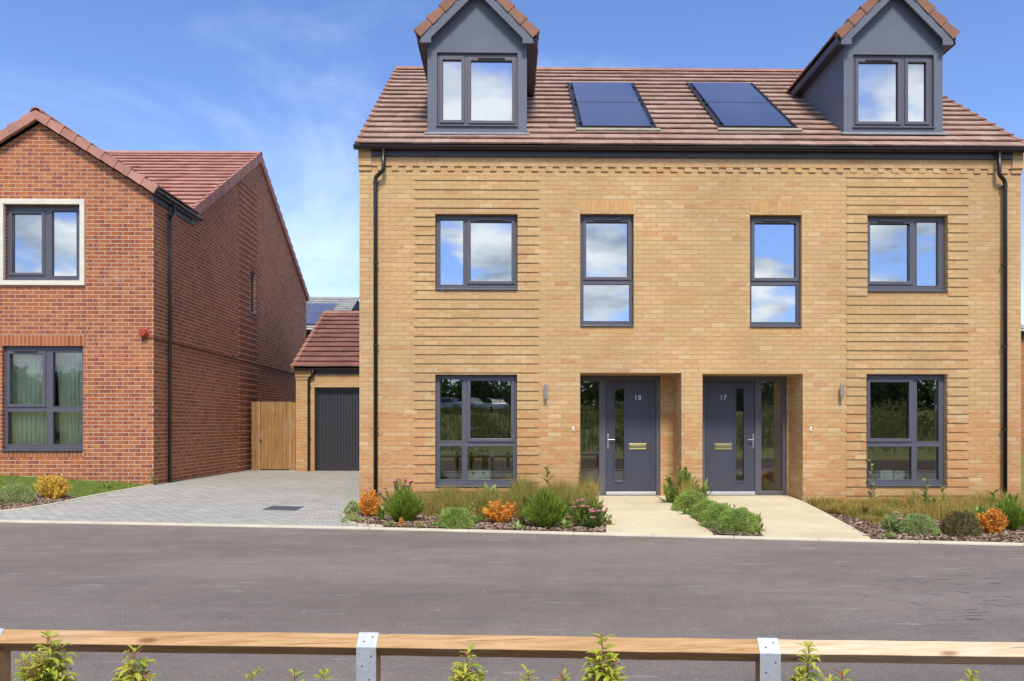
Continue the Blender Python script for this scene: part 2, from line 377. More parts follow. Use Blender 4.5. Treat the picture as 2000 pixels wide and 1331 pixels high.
L_yellow = leafm('yellow_leaf', [(.82, .54, .08), (.88, .62, .11), (.66, .56, .09), (.88, .50, .08)])
L_green = leafm('green_leaf', [(.13, .21, .035), (.20, .29, .05), (.28, .37, .08)])
L_spike = leafm('spiky_green_leaf', [(.12, .19, .02), (.19, .28, .03), (.27, .36, .05), (.15, .23, .03)])
L_hebe = leafm('hebe_leaf', [(.26, .38, .07), (.33, .46, .10), (.40, .52, .15), (.29, .41, .09)])
L_hebeg = leafm('blue_green_leaf', [(.29, .38, .12), (.38, .47, .17), (.46, .55, .23)])
L_olive = leafm('olive_leaf', [(.15, .15, .045), (.21, .20, .06), (.27, .24, .09), (.18, .13, .06)])
L_grass = leafm('bed_grass_leaf', [(.16, .22, .03), (.22, .27, .04), (.30, .27, .07), (.33, .20, .07), (.18, .26, .04)], patch=(.36, .25, .08, 1))
L_straw = leafm('straw_grass_leaf', [(.46, .28, .08), (.52, .33, .10), (.38, .30, .07), (.28, .27, .05), (.55, .38, .14)], patch=(.24, .28, .05, 1))
L_lawn = leafm('lawn_leaf', [(.13, .25, .03), (.18, .32, .045), (.25, .33, .05), (.40, .32, .12)])
L_photinia = leafm('lime_leaf', [(.42, .52, .06), (.56, .60, .10), (.66, .60, .11), (.34, .46, .06)], .5)
L_photred = leafm('bronze_leaf', [(.50, .22, .07), (.35, .14, .06)], .45)
L_pink = leafm('pink_petal', [(.85, .34, .42), (.88, .50, .55), (.80, .24, .36)])
L_wood = leafm('woodland_leaf', [(.06, .12, .03), (.10, .17, .04), (.15, .21, .06)], .4)
m_stem = plain('red_stem', (.18, .05, .04, 1), .6)
m_stemg = plain('green_stem', (.13, .16, .05, 1), .6)
m_bark = plain('bark', (.10, .075, .05, 1), .9)

def asphalt():
    t = NT('asphalt'); p = t.pos(); ag = t.noise(p, 85, 5, .8); sp = t.noise(p, 45, 2); big = t.noise(t.mapping(p, (.25, 1.0, 1)), .9, 5, .6); mid = t.noise(p, 4, 4)
    c = t.ramp(ag, [(.30, (.138, .117, .100, 1)), (.5, (.225, .196, .170, 1)), (.7, (.345, .303, .266, 1))])
    c = t.mix(1., c, t.ramp(big, [(.3, (.82, .81, .81, 1)), (.7, (1.16, 1.16, 1.16, 1))]), 'MULTIPLY')
    c = t.mix(1., c, t.ramp(mid, [(.3, (.92, .92, .92, 1)), (.7, (1.07, 1.07, 1.07, 1))]), 'MULTIPLY')
    vo = t.n.new('ShaderNodeTexVoronoi'); t.l.new(p, vo.inputs['Vector']); vo.inputs['Scale'].default_value = 3.2
    c = t.mix(t.mr(vo.outputs['Distance'], .015, .05, .8, 0.), c, (.5, .48, .42, 1))
    x_, y_, _z = t.sep(p)
    reg = t.math('MULTIPLY', t.mr(x_, 2.2, 3.6), t.math('MULTIPLY', t.mr(y_, 4.6, 5.2), t.mr(y_, 6.9, 7.6, 1., 0.)))
    sc = t.noise(t.mapping(p, (5.5, 17, 1), (0, 0, R(-6))), 1., 2, .5, .5); c = t.mix(t.math('MULTIPLY', t.mr(sc, .61, .645), t.math('MULTIPLY', reg, .7)), c, (.06, .055, .055, 1))
    s2 = t.noise(t.mapping(p, (1.6, 9, 1), (0, 0, R(-4)), (3, 1, 0)), 1., 5, .6); c = t.mix(t.math('MULTIPLY', t.mr(s2, .60, .72), .5), c, (.40, .40, .37, 1))
    s3 = t.noise(t.mapping(p, (.7, 3.5, 1), (0, 0, R(5)), (9, 4, 0)), 1., 4, .6); c = t.mix(t.math('MULTIPLY', t.mr(s3, .52, .7), .35), c, (.12, .11, .11, 1))
    t.bump(t.math('ADD', ag, sp), .01, 1.); return t.set(c, .86, spec=.3)
m_road = asphalt()
def paver():
    t = NT('block_paving'); uv = t.uv(); uvr = t.mapping(uv, rot=(0, 0, R(7)))
    mask, v, c, col, row = t.cells(uvr, .21, .105, .010, 0., wob=.003)
    base = t.ramp(v, [(0, (.36, .355, .33, 1)), (.5, (.41, .405, .375, 1)), (1, (.46, .455, .42, 1))])
    big = t.noise(uv, .8, 4); base = t.mix(1., base, t.ramp(big, [(.3, (.94, .94, .93, 1)), (.72, (1.07, 1.07, 1.06, 1))]), 'MULTIPLY')
    f = t.noise(uv, 120, 3); base = t.mix(.5, base, t.ramp(f, [(.3, (.75, .75, .75, 1)), (.7, (1.2, 1.2, 1.2, 1))]), 'MULTIPLY')
    t.bump(t.math('ADD', mask, t.math('MULTIPLY', f, .3)), .006, .9); return t.set(t.mix(mask, (.14, .14, .135, 1), base), .9, spec=.25)
m_paver = paver()
def slabm():
    t = NT('cream_path_slab'); uv = t.uv(); mask, v, c, col, row = t.cells(t.mapping(uv, rot=(0, 0, R(-1))), .6, .45, .008, .1, wob=.001)
    base = t.ramp(v, [(0, (.60, .53, .355, 1)), (1, (.65, .58, .40, 1))]); big = t.noise(uv, 1.4, 5)
    base = t.mix(1., base, t.ramp(big, [(.3, (.9, .9, .88, 1)), (.7, (1.05, 1.05, 1.05, 1))]), 'MULTIPLY')
    f = t.noise(uv, 140, 3); base = t.mix(.3, base, t.ramp(f, [(.3, (.8, .8, .8, 1)), (.7, (1.15, 1.15, 1.15, 1))]), 'MULTIPLY')
    t.bump(mask, .003, .6); return t.set(t.mix(mask, (.52, .45, .30, 1), base), .9, spec=.2)
m_slab = slabm()
def soilm(name, cols, sc=25):
    t = NT(name); n = t.noise(t.pos(), sc, 5, .65); b = t.noise(t.pos(), 1.2, 3); c = t.ramp(n, [(.3, cols[0]), (.5, cols[1]), (.7, cols[2])])
    t.bump(n, .02, 1.); return t.set(c, .95, spec=.15)
m_soil = soilm('bark_mulch', [(.035, .02, .013, 1), (.10, .058, .038, 1), (.20, .13, .09, 1)])
m_lawn = soilm('lawn_ground', [(.05, .09, .02, 1), (.10, .16, .03, 1), (.17, .17, .05, 1)], 14)
m_field = soilm('rough_field', [(.13, .13, .035, 1), (.20, .19, .05, 1), (.28, .23, .09, 1)], 1.5)
m_chip = tilemat('bark_chip', [(.12, .065, .04, 1), (.27, .165, .11, 1), (.42, .32, .24, 1), (.20, .11, .07, 1), (.55, .46, .37, 1)])

# ---------------------------------------------------------------- ground, road, kerb, paths
def sheet(name, pts, mat, zf, step=.5, kind='structure', skirt=0, top=None):
    bm = bmesh.new(); vs = [bm.verts.new((p[0], p[1], 0)) for p in pts]; bm.faces.new(vs)
    xs = [p[0] for p in pts]; ys = [p[1] for p in pts]
    for a, ax in ((xs, 0), (ys, 1)):
        k = math.ceil(min(a)/step)*step
        while k < max(a):
            co = [0, 0, 0]; no = [0, 0, 0]; co[ax] = k; no[ax] = 1
            bmesh.ops.bisect_plane(bm, geom=bm.verts[:]+bm.edges[:]+bm.faces[:], plane_co=co, plane_no=no); k += step
    if skirt:
        r = bmesh.ops.extrude_face_region(bm, geom=bm.faces[:]); low = set(v for v in bm.verts) - set(e for e in r['geom'] if isinstance(e, bmesh.types.BMVert))
        for v in bm.verts: v.co.z = zf(v.co.x, v.co.y)-(skirt if v in low else 0)
    else:
        for v in bm.verts: v.co.z = zf(v.co.x, v.co.y)
    bmesh.ops.recalc_face_normals(bm, faces=bm.faces[:])
    if not skirt:
        for f in bm.faces:
            if f.normal.z < 0: f.normal_flip()
    ul = bm.loops.layers.uv.new('UVMap')
    for f in bm.faces:
        for l in f.loops: l[ul].uv = (l.vert.co.x, l.vert.co.y)
    me = bpy.data.meshes.new(name); bm.to_mesh(me); bm.free(); me.materials.append(mat)
    o = bpy.data.objects.new(name, me); C.objects.link(o)
    if kind: o['kind'] = kind
    return o
# base terrain
g = MB()
gx = [-400, -150, -80, -40, -25, -18, -14, -11, -9, -7, -5, -3, -1, 1, 3, 5, 7, 9, 12, 18, 25, 40, 80, 150, 400]
gy = [-400, -150, -72, -58, -40, -25, -12, -2, 2.5, 4, 6, 8.5, 9.5, 10.5, 12, 13.1, 15.3, 18, 21, 25, 32, 60, 150, 400]
idx = [[g.V((x, y, gz(x, y)-.10)) for y in gy] for x in gx]
for i in range(len(gx)-1):
    for j in range(len(gy)-1): g.f.append([idx[i][j], idx[i+1][j], idx[i+1][j+1], idx[i][j+1]]); g.m.append(0)
tag(g.build('ground', m_field), None, None, kind='structure')
# road
rp = [(KL[0].x, 4.0), (KL[-1].x, 4.0)] + [(p.x, p.y+.02) for p in KL[::-1]]
sheet('road', rp, m_road, lambda x, y: ROADZ, step=40)
# kerb strip along the far side of the road: a real step
def strip(mb, line, wd, ztop, zbot, side=1, zf=None):
    n = len(line); outer = []
    for i, p in enumerate(line):
        a = line[max(i-1, 0)]; b = line[min(i+1, n-1)]; d = Vector((b[0]-a[0], b[1]-a[1])).normalized(); outer.append((p[0]-d.y*wd*side, p[1]+d.x*wd*side))
    for i in range(n-1):
        a, b, c, d = line[i], line[i+1], outer[i+1], outer[i]
        zt = [(zf(q[0], q[1]) if zf else 0)+ztop for q in (a, b, c, d)]
        mb.hexa([(q[0], q[1], zz-(ztop-zbot)) for q, zz in zip((a, b, c, d), zt)]+[(q[0], q[1], zz) for q, zz in zip((a, b, c, d), zt)])
# cut the kerb in 0.9 m stones so joints show
def resample(line, step, gap=0.0):
    out = [Vector(line[0][:2])]
    for a, b in zip(line, line[1:]):
        a = Vector(a[:2]); b = Vector(b[:2]); L_ = (b-a).length; k = max(1, int(L_/step))
        for i in range(1, k+1): out.append(a+(b-a)*i/k)
    return out
kb = MB(); kl = resample([(p.x, p.y) for p in KL], .92)
for a, b in zip(kl, kl[1:]):
    d = (b-a).normalized()*.0015; strip(kb, [a+d, b-d], .12, -.115+random.uniform(-.001, .001), -.3)
tag(kb.build('kerb', m_conc, bevel=.008), None, None, kind='structure')
KT = lambda X: kerbY(X)+.121
# near side kerb and verge
nk = MB()
for i in range(-20, 20): nk.box(i*.915, i*.915+.91, 3.87, 4.0, -.3, -.10)
tag(nk.build('near_kerb', m_conc, bevel=.008), None, None, kind='structure')
VZ = -.13
sheet('verge', [(-18, -2.5), (18, -2.5), (18, 3.868), (-18, 3.868)], m_soil, lambda x, y: VZ if y > 1 else gz(x, y)+.01+min(0, y)*.0, step=2)

YH = 13.1                                        # the plane of the house front
XL = XY(702, YH); XR = XY(1994, YH)
def gline(pts): return [G(u, v) for u, v in pts]
lawn_edge = gline([(-60, 1006), (0, 1000), (60, 993), (110, 985), (165, 973), (230, 961), (300, 948)])
bed_edge = gline([(703, 984), (690, 990), (676, 998), (667, 1006), (669, 1014), (680, 1021), (700, 1027)])
be = [(p.x, p.y) for p in bed_edge]; be.append((be[-1][0]+.35, KT(be[-1][0]+.35)+.03))
le = [(p.x, p.y) for p in lawn_edge]
XRED = XY(300, 15.3)
drv = [(be[-1][0], KT(be[-1][0]))] + [(p.x, p.y+.121) for p in KL[::-1] if le[0][0]+.05 < p.x < be[-1][0]-.1] + [(le[0][0], KT(le[0][0]))]
drv += le + [(XRED-.02, 26), (XL+.02, 26), (XL+.02, YH)] + be[:-1]
sheet('driveway', drv, m_paver, lambda x, y: gz(x, y)+.0)
lawn = [(-20, KT(-20)), (le[0][0], KT(le[0][0]))] + le + [(XRED, 15.35), (-20, 15.35)]
sheet('lawn', lawn, m_lawn, lambda x, y: gz(x, y)+.004)
eg = MB(); el_ = resample(le, .45)
for a, b in zip(el_, el_[1:]): strip(eg, [a, b], .05, .018, -.12, 1, gz)
bl = resample(be, .25)
for a, b in zip(bl, bl[1:]): strip(eg, [a, b], .05, .016, -.12, 1, gz)
tag(eg.build('path_edging', m_conc, bevel=.004), None, None, kind='structure')
pz = lambda x, y: interp(y, [8.6, 13.1, 13.7], [-.112, -.03, -.006])
def pflat(u, v):
    z = -.05
    for _ in range(10):
        p = flat(u, v, z); z = pz(p.x, p.y)
    return (p.x, p.y)
YD = 13.80
pa = [pflat(*q) for q in [(1190, 1044), (1185, 1020), (1178, 1000), (1150, 975)]] + [(XY(1134, YH)+.01, YH), (XY(1134, YH)+.01, YD), (XY(1330, YH)-.01, YD), (XY(1330, YH)-.01, YH-.02)] + [pflat(*q) for q in [(1310, 981), (1334, 995), (1350, 1010), (1378, 1032), (1404, 1049)]]
pa[0] = (pa[0][0], KT(pa[0][0])+.002); pa[-1] = (pa[-1][0], KT(pa[-1][0])+.002)
sheet('garden_path', pa, m_slab, pz, skirt=.1)
pb = [(0, 0)] + [pflat(*q) for q in [(1470, 1025), (1430, 998)]] + [(XY(1373, YH)+.01, YH), (XY(1373, YH)+.01, YD), (XY(1567, YH)-.01, YD), (XY(1567, YH)-.01, YH-.02)] + [pflat(*q) for q in [(1600, 995), (1660, 1027)]] + [(0, 0)]
q = pflat(1506, 1052); pb[0] = (q[0], KT(q[0])+.002); q = pflat(1722, 1058); pb[-1] = (q[0], KT(q[0])+.002)
sheet('front_path', pb, m_slab, pz, skirt=.1)
bz = lambda x, y: gz(x, y)+.0
kp = lambda x0, x1: [(x0, KT(x0)+.002)]+[(p.x, p.y+.121) for p in KL if x0+.05 < p.x < x1-.05]+[(x1, KT(x1)+.002)]
bed1 = be[::-1] + [(XL-.0, YH+.05), (pa[3][0]+.12, YH+.05), (pa[3][0]+.1, pa[3][1])] + pa[2::-1][:0]
bed1 = kp(be[-1][0], pa[0][0]+.08) + [(pa[2][0]+.08, pa[2][1]), (pa[3][0]+.3, YH+.04), (XL, YH+.04)] + be[:-1]
sheet('planting_bed', bed1, m_soil, lambda x, y: bz(x, y)-.006)
bed2 = kp(pa[-1][0]-.06, pb[0][0]+.06) + [(pb[1][0]+.06, pb[1][1]), (pb[2][0]+.1, pb[2][1]), (XY(1373, YH)+.0, YH+.04), (XY(1330, YH), YH+.04), (pa[8][0]-.05, pa[8][1]), (pa[10][0]-.05, pa[10][1])]
sheet('planting_bed', bed2, m_soil, lambda x, y: bz(x, y)-.012)
bed3 = kp(pb[-1][0]-.06, 16) + [(16, YH+.04), (XY(1567, YH)-.05, YH+.04), (pb[-3][0]-.06, pb[-3][1]), (pb[-2][0]-.06, pb[-2][1])]
sheet('planting_bed', bed3, m_soil, lambda x, y: bz(x, y)-.006)

# ---------------------------------------------------------------- roof tiles
def tiles(mb, O, U, V, W, Ls, gauge=.32, tw=.3, t=.04, keep=None, keep_c=None):
    O, U, V = Vector(O), Vector(U).normalized(), Vector(V).normalized(); Nn = U.cross(V).normalized()
    if Nn.z < 0: Nn = -Nn
    nc = max(1, round(Ls/gauge)); gg = Ls/nc
    for i in range(nc):
        v0 = i*gg; v1 = v0+gg+.02; u = -(i % 2)*tw/2
        while u < W:
            ua, ub = max(u, 0), min(u+tw-.004, W); u += tw
            if ub-ua < .04: continue
            if keep and not keep(O+U*((ua+ub)/2)+V*((v0+v1)/2)): continue
            j = random.uniform(-.003, .003); k = random.uniform(-.003, .003); jj = random.uniform(-.007, .007)
            P = lambda a, b, n: O+U*a+V*b+Nn*n
            g0 = .026; t_ = t*.62; mb.hexa([P(ua, v0+jj, g0+j), P(ub, v0+jj, g0+k), P(ub, v1, -.014), P(ua, v1, -.014), P(ua, v0+jj, g0+t_+j), P(ub, v0+jj, g0+t_+k), P(ub, v1, .008), P(ua, v1, .008)])
def ridge_run(mb, a, b, r=.11, ln=.45):
    a, b = Vector(a), Vector(b); n = max(1, round((b-a).length/ln)); d = (b-a)/n
    for i in range(n):
        p = a+d*i; e = d.normalized(); side = e.cross(Vector((0, 0, 1))).normalized()
        pts = []
        for q, rr in ((p, r*1.0), (p+d*1.03, r*.93)):
            ring = [q+side*math.cos(t)*rr+Vector((0, 0, 1))*(math.sin(t)*rr*.8-.035) for t in [math.pi*k/8 for k in range(9)]]
            ring += [q+side*math.cos(t)*(rr-.02)+Vector((0, 0, 1))*(math.sin(t)*(rr-.02)*.8-.035) for t in [math.pi*k/8 for k in range(8, -1, -1)]]
            pts.append([mb.V(x) for x in ring])
        A, B = pts; m = len(A)
        for k in range(m): mb.f.append([A[k], A[(k+1) % m], B[(k+1) % m], B[k]]); mb.m.append(mb.mi)
        mb.f.append(A[::-1]); mb.m.append(mb.mi); mb.f.append(B); mb.m.append(mb.mi)
def verge(mb, O, V, U, Ls, gauge=.32, ht=.15, wd=.06, over=.05):
    # stepped cap units along a verge; O bottom corner, V upslope, U outward from the roof
    O, V, U = Vector(O), Vector(V).normalized(), Vector(U).normalized(); Nn = V.cross(U).normalized()
    if Nn.z < 0: Nn = -Nn
    n = max(1, round(Ls/gauge)); gg = Ls/n
    for i in range(n):
        P = lambda b, a, h: O+V*b+U*a+Nn*h
        b0, b1 = i*gg-.012, (i+1)*gg+.012; lo = .03
        mb.hexa([P(b0, -wd, -ht+lo-.02), P(b0, over*.4+.012, -ht+lo-.02), P(b1, over*.4, -ht+.022), P(b1, -wd, -ht+.022), P(b0, -wd, .055), P(b0, over*.4+.012, .055), P(b1, over*.4, .022), P(b1, -wd, .022)])

# ---------------------------------------------------------------- windows
def window(parent, X0, X1, Z0, Z1, Yf, cells, sill=.05, glass=None, vent=None, label=None, flip=None, sillout=.13):
    """frame plate with one hole per light; cells = (kind, x0, x1, z0, z1) of the glass"""
    glass = glass or m_glass; fr = MB(); holes = []
    for k, a, b, c, d in cells: holes.append((a, b, c, d) if k == 'f' else (a-.012, b+.012, c-.012, d+.012))
    fr.plate(X0, X1, Z0+.035, Z1, Yf, Yf+.07, holes)
    fo = fr.build('window', m_frame, parent, bevel=.006)
    if label: fo['label'] = label
    for k, a, b, c, d in cells:
        p = MB(); p.box(a-.01, b+.01, Yf+.035, Yf+.047, c-.01, d+.01); p.build('pane', glass, fo)
        if k == 's':
            s_ = MB(); s_.plate(a-.058, b+.058, c-.058, d+.062, Yf-.018, Yf-.001, [(a, b, c, d)]); s_.build('sash', m_frame, fo, bevel=.007)
        else:
            s_ = MB(); s_.plate(a-.012, b+.012, c-.012, d+.012, Yf-.004, Yf+.03, [(a+.006, b-.006, c+.006, d-.006)]); s_.build('glazing_bead', m_frame, fo, bevel=.002)
    if sill:
        s_ = MB(); s_.prism([(Yf+.05, Z0), (Yf-sillout, Z0), (Yf-sillout, Z0+.022), (Yf+.05, Z0+.034)], 'x', X0+.002, X1-.002); s_.build('sill', m_frame, fo, bevel=.004)
    if vent:
        s_ = MB(); s_.box(vent[0], vent[1], Yf-.045, Yf-.0185, vent[2]-.013, vent[2]+.013); s_.build('trickle_vent', m_fascia, fo, bevel=.004)
    return fo
def cellpx(k, u0, u1, v0, v1, Yf):
    a = PY(u0, v1, Yf); b = PY(u1, v0, Yf); return (k, a.x, b.x, a.z, b.z)

# ================================================================= THE BUFF BRICK HOUSE
def opening(u0, u1, v0, v1, Y=YH):
    um = (u0+u1)/2; return [XY(u0, Y), XY(u1, Y), ZY(um, v1, Y), ZY(um, v0, Y)]
opA = opening(850, 1011, 418, 568); opB = opening(850, 1010, 732, 952)
opC = opening(1133, 1238, 418, 639); opD = opening(1464.5, 1566, 420, 640)
opE = opening(1694, 1851, 421, 571); opF = opening(1692, 1850, 731, 951)
ZB = -.35
po18 = [XY(1133, YH), XY(1331, YH), ZB-.1, ZY(1230, 729, YH)]; po17 = [XY(1372, YH), XY(1568, YH), ZB-.1, ZY(1470, 730.5, YH)]
YE = 12.97; ZE = ZY(694, 283, YE)+.0; YR = 17.35; ZR = ZY(772, 137, YR); TAN = (ZR-ZE)/(YR-YE); YBK = 2*YR-YE
ZTOP = ZE-.03
house = root('semi_detached_house', ((XL+XR)/2, YH, 0), 'long buff brick house pair with two dormers and doors 18 and 17', 'house')
wl = MB()
wl.plate(XL, XR, ZB, ZTOP, YH, YH+.3, [opA, opB, opC, opD, opE, opF, po18, po17])
YB = YBK-.3
wl.box(XL, XL+.3, YH+.3, YB, ZB, ZTOP); wl.box(XR-.3, XR, YH+.3, YB, ZB, ZTOP); wl.box(XL, XR, YB, YB+.3, ZB, ZTOP)
zr_in = ZR-.08
for xa in (XL, XR-.3): wl.prism([(YE+.2, ZTOP+.001), (YR, zr_in-.03), (YBK-.2, ZTOP+.001)], 'x', xa, xa+.3)
# porch linings behind the front leaf
for po, dx0, dx1 in ((po18, po18[0], XY(1289.5, YD)), (po17, po17[0], XY(1536, YD))):
    for a, b in ((po[0]-.25, po[0]), (po[1], po[1]+.25)): wl.box(a, b, YH+.3, YD+.1, ZB, po[3]+.2)
    if po[1]-dx1 > .02: wl.box(dx1, po[1], YD-.02, YD+.1, ZB, po[3])
    wl.box(po[0], po[1], YH+.3, YD+.1, po[3], po[3]+.2)
# projecting courses
Zc = 5.221
def bands(u0, u1, zstart, ops, zmin=.02, zmax=5.3):
    a, b = XY(u0, YH), XY(u1, YH); z = zstart
    while z > zmin:
        segs = [(a, b)]
        for o in ops:
            if z+.072 > o[2]+.005 and z+.004 < o[3]-.002: segs = [(a, o[0]-.001), (o[1]+.001, b)]
        for s0, s1 in segs:
            j = random.uniform(-.002, .002); wl.box(s0, s1, YH-.012+j*.5, YH+.02, z, z+.0745)
        z -= .15
bands(809, 1052, Zc, [opA, opB]); bands(1653, 1891, Zc+.075, [opE, opF])
# cornice: the courses over z=5.45 stand out, with hanging teeth
zc = Zc+.225; 
xc0 = XY(726, YH); xc1 = XY(1974, YH)
wl.box(xc0, xc1, YH-.0195, YH+.02, zc+.003, ZTOP)
x = xc0+.10; 
while x < xc1-.1:
    wl.box(x, x+.112, YH-.0185, YH+.02, zc-.072, zc+.002); x += .2286
wl.box(XY(1653, YH), XY(1891, YH), YH-.0125, YH+.02, Zc+.075+.0755, zc-.073)
for a, b in ((XL-.012, xc0-.002), (xc1+.002, XR+.012)):
    wl.box(a, b, YH-.022, YH+.1, zc-.075, zc+.003); wl.box(a, b, YH-.045, YH+.1, zc+.004, ZTOP+.05)
wl.build('wall', m_buff, house)
for op in (opC, opD):
    for za, zb in ((op[3]+.001, op[3]+.226), (op[2]-.104, op[2]-.002)): ws = MB(); ws.box(op[0]-.005, op[1]+.005, YH-.0025, YH+.01, za, zb); ws.build('soldier_course', m_buffS, house)
# windows
YF = YH+.10
def cz(*a): return cellpx(*a, YF)
def addwin(op, cells, vent=None, label=None, glass=None):
    v_ = None
    if vent: v_ = (XY(vent[0], YF), XY(vent[1], YF), ZY(vent[0], vent[2], YF))
    fo_ = window(house, op[0]+.004, op[1]-.004, op[2]+.004, op[3]-.004, YF, cells, vent=v_, label=label, glass=glass)
    li = MB(); li.plate(op[0]-.002, op[1]+.002, op[2]-.002, op[3]+.002, YF+.074, YH+.309, [(op[0]+.045, op[1]-.045, op[2]+.05, op[3]-.03)]); li.build('plaster_lining', m_white, fo_)
addwin(opA, [cz('f', 859, 905, 429, 557), cz('s', 919, 999, 434, 549)], (932, 985, 430), 'upstairs window with wide right casement left of the solar panels')
addwin(opB, [cz('f', 859, 903, 740, 862), cz('s', 919, 998, 745, 857), cz('f', 859, 903, 871, 938), cz('f', 912.5, 1003, 871.5, 938)], None, 'tall four-light ground floor window by the left downpipe', m_glass_low)
addwin(opC, [cz('s', 1145, 1226, 435, 541), cz('f', 1139, 1230.5, 555, 628)], (1159, 1212, 430), 'narrow upright window above door 18')
addwin(opD, [cz('s', 1473.5, 1554, 437, 543), cz('f', 1467, 1557, 557, 630)], (1488, 1542, 432), 'narrow upright window above door 17')
addwin(opE, [cz('s', 1699, 1776, 438, 550), cz('f', 1790, 1833, 433, 559)], (1714, 1765, 433), 'upstairs window with wide left casement under the right dormer')
addwin(opF, [cz('s', 1699, 1775, 747, 857), cz('f', 1790, 1834, 742, 863), cz('f', 1694, 1781, 872, 938), cz('f', 1790, 1834, 872, 938)], None, 'tall four-light ground floor window by the right downpipe', m_glass_low)
# rooms behind the glass
def room(x0, x1, y0, y1, z0, z1, parent=house, m=None):
    r = MB(); t = .05
    r.box(x0, x1, y1, y1+t, z0, z1); r.box(x0-t, x0, y0, y1+t, z0, z1); r.box(x1, x1+t, y0, y1+t, z0, z1); r.box(x0-t, x1+t, y0, y1+t, z0-t, z0); r.box(x0-t, x1+t, y0, y1+t, z1, z1+t)
    r.build('room', m or m_room, parent)
XM = XY(1352, YH)
room(XL+.36, XY(1120, YH)-.3, YH+.31, YH+3.8, .02, 2.35); room(XY(1583, YH)+.25, XR-.36, YH+.31, YH+3.8, .02, 2.35)
room(XL+.36, XM-.1, YH+.31, YH+4, 2.62, 5.02); room(XM+.1, XR-.36, YH+.31, YH+4, 2.62, 5.02)
room(po18[0]-.1, po18[1]+.05, YD+.12, YH+3.5, .02, 2.3); room(po17[0]-.05, XY(1531, YD), YD+.105, YH+3.5, .02, 2.3, m=plain('hall_wall', (.62, .62, .58, 1), .9))
# doors
def entrance(po, dleaf, dglass, lever, letter, num, side, sideglass, uend):
    x1 = XY(uend, YD); zt = ZY(1230, 736.5, YD); zb = 0.
    dz = ZY(1230, 744, YD)
    la, lb = XY(dleaf[0], YD), XY(dleaf[1], YD)
    fr = MB(); sg = [XY(sideglass[0], YD), XY(sideglass[1], YD)]
    sg0 = max(sg[0], po[0]+.05)
    fr.plate(po[0]+.003, x1, -.0, po[3]-.003, YD-.01, YD+.06, [(la, lb, -.5, dz), (sg0, sg[1], .07, dz-.005)])
    fo = fr.build('door_frame', m_frame, house, bevel=.006)
    p = MB(); p.box(sg0-.01, sg[1]+.01, YD+.025, YD+.04, .06, dz+.005); p.build('side_pane', m_glass_low, fo)
    ga, gb = XY(dglass[0], YD), XY(dglass[1], YD); g0, g1 = ZY(1210, 940, YD), ZY(1210, 759, YD)
    lf = MB(); lf.plate(la+.004, lb-.004, .05, dz-.004, YD+.005, YD+.05, [(ga, gb, g0, g1)])
    # raised moulding round the strip light and one low groove
    lf.plate(ga-.028, gb+.028, g0-.028, g1+.028, YD-.007, YD+.006, [(ga+.001, gb-.001, g0+.001, g1-.001)])
    d = lf.build('door', m_door, house, bevel=.004)
    d['label'] = 'slate blue front door numbered ' + num
    p = MB(); p.box(ga-.01, gb+.01, YD+.025, YD+.035, g0-.01, g1+.01); p.build('pane', m_glass_low, d)
    p = MB(); p.box(la+.006, lb-.006, YD-.03, YD+.05, .004, .046); p.box(la+.006, lb-.006, YD-.018, YD+.02, .0465, .062); p.build('threshold', m_alu, fo, bevel=.003)
    lx, lx2 = XY(lever[0], YD), XY(lever[1], YD); lz = ZY(1200, 859, YD)
    p = MB(); p.box(lx-.016, lx+.016, YD-.008, YD+.006, ZY(1200, 877, YD), ZY(1200, 849, YD)); p.tube([(lx, YD-.005, lz), (lx, YD-.05, lz), (lx2, YD-.052, lz)], .009, 10); p.tube([(lx, YD-.012, lz-.085), (lx, YD, lz-.085)], .011, 12)
    p.build('handle', m_metal, d, bevel=.002)
    a, b = XY(letter[0], YD), XY(letter[1], YD); c0, c1 = ZY(1240, 879, YD), ZY(1240, 866.5, YD)
    p = MB(); p.plate(a, b, c0, c1, YD-.006, YD+.006, [(a+.018, b-.018, c0+.022, c1-.022)]); p.box(a+.019, b-.019, YD-.004, YD+.004, c0+.023, c1-.023); p.build('letter_plate', m_brass, d, bevel=.003)
    uc = (letter[0]+letter[1])/2
    p = MB(); sx = XY(uc, YD); p.tube([(sx, YD-.004, ZY(uc, 804, YD)), (sx, YD+.01, ZY(uc, 804, YD))], .008, 10); p.build('spyhole', m_brass, d)
    cu = bpy.data.curves.new('house_number', 'FONT'); cu.body = num; cu.size = .115; cu.extrude = .003; cu.align_x = 'CENTER'; cu.materials.append(m_metal); cu.space_character = 1.1; cu.offset = .0012
    tmp = bpy.data.objects.new('tmp', cu); C.objects.link(tmp); bpy.context.view_layer.update(); me_ = bpy.data.meshes.new_from_object(tmp); bpy.data.objects.remove(tmp); me_.name = 'house_number'
    n = bpy.data.objects.new('house_number', me_); C.objects.link(n); n.parent = d
    n.location = Vector((XY(uc, YD), YD+.002, ZY(uc, 781.5, YD)))-house.location; n.rotation_euler = (R(90), 0, 0)
entrance(po18, (1183, 1281.5), (1201, 1219), (1187.5, 1200), (1228, 1263), '18', 0, (1134, 1170), 1289)
entrance(po17, (1377, 1474.5), (1437.5, 1453), (1471, 1459), (1395, 1430), '17', 1, (1487, 1528), 1535.5)
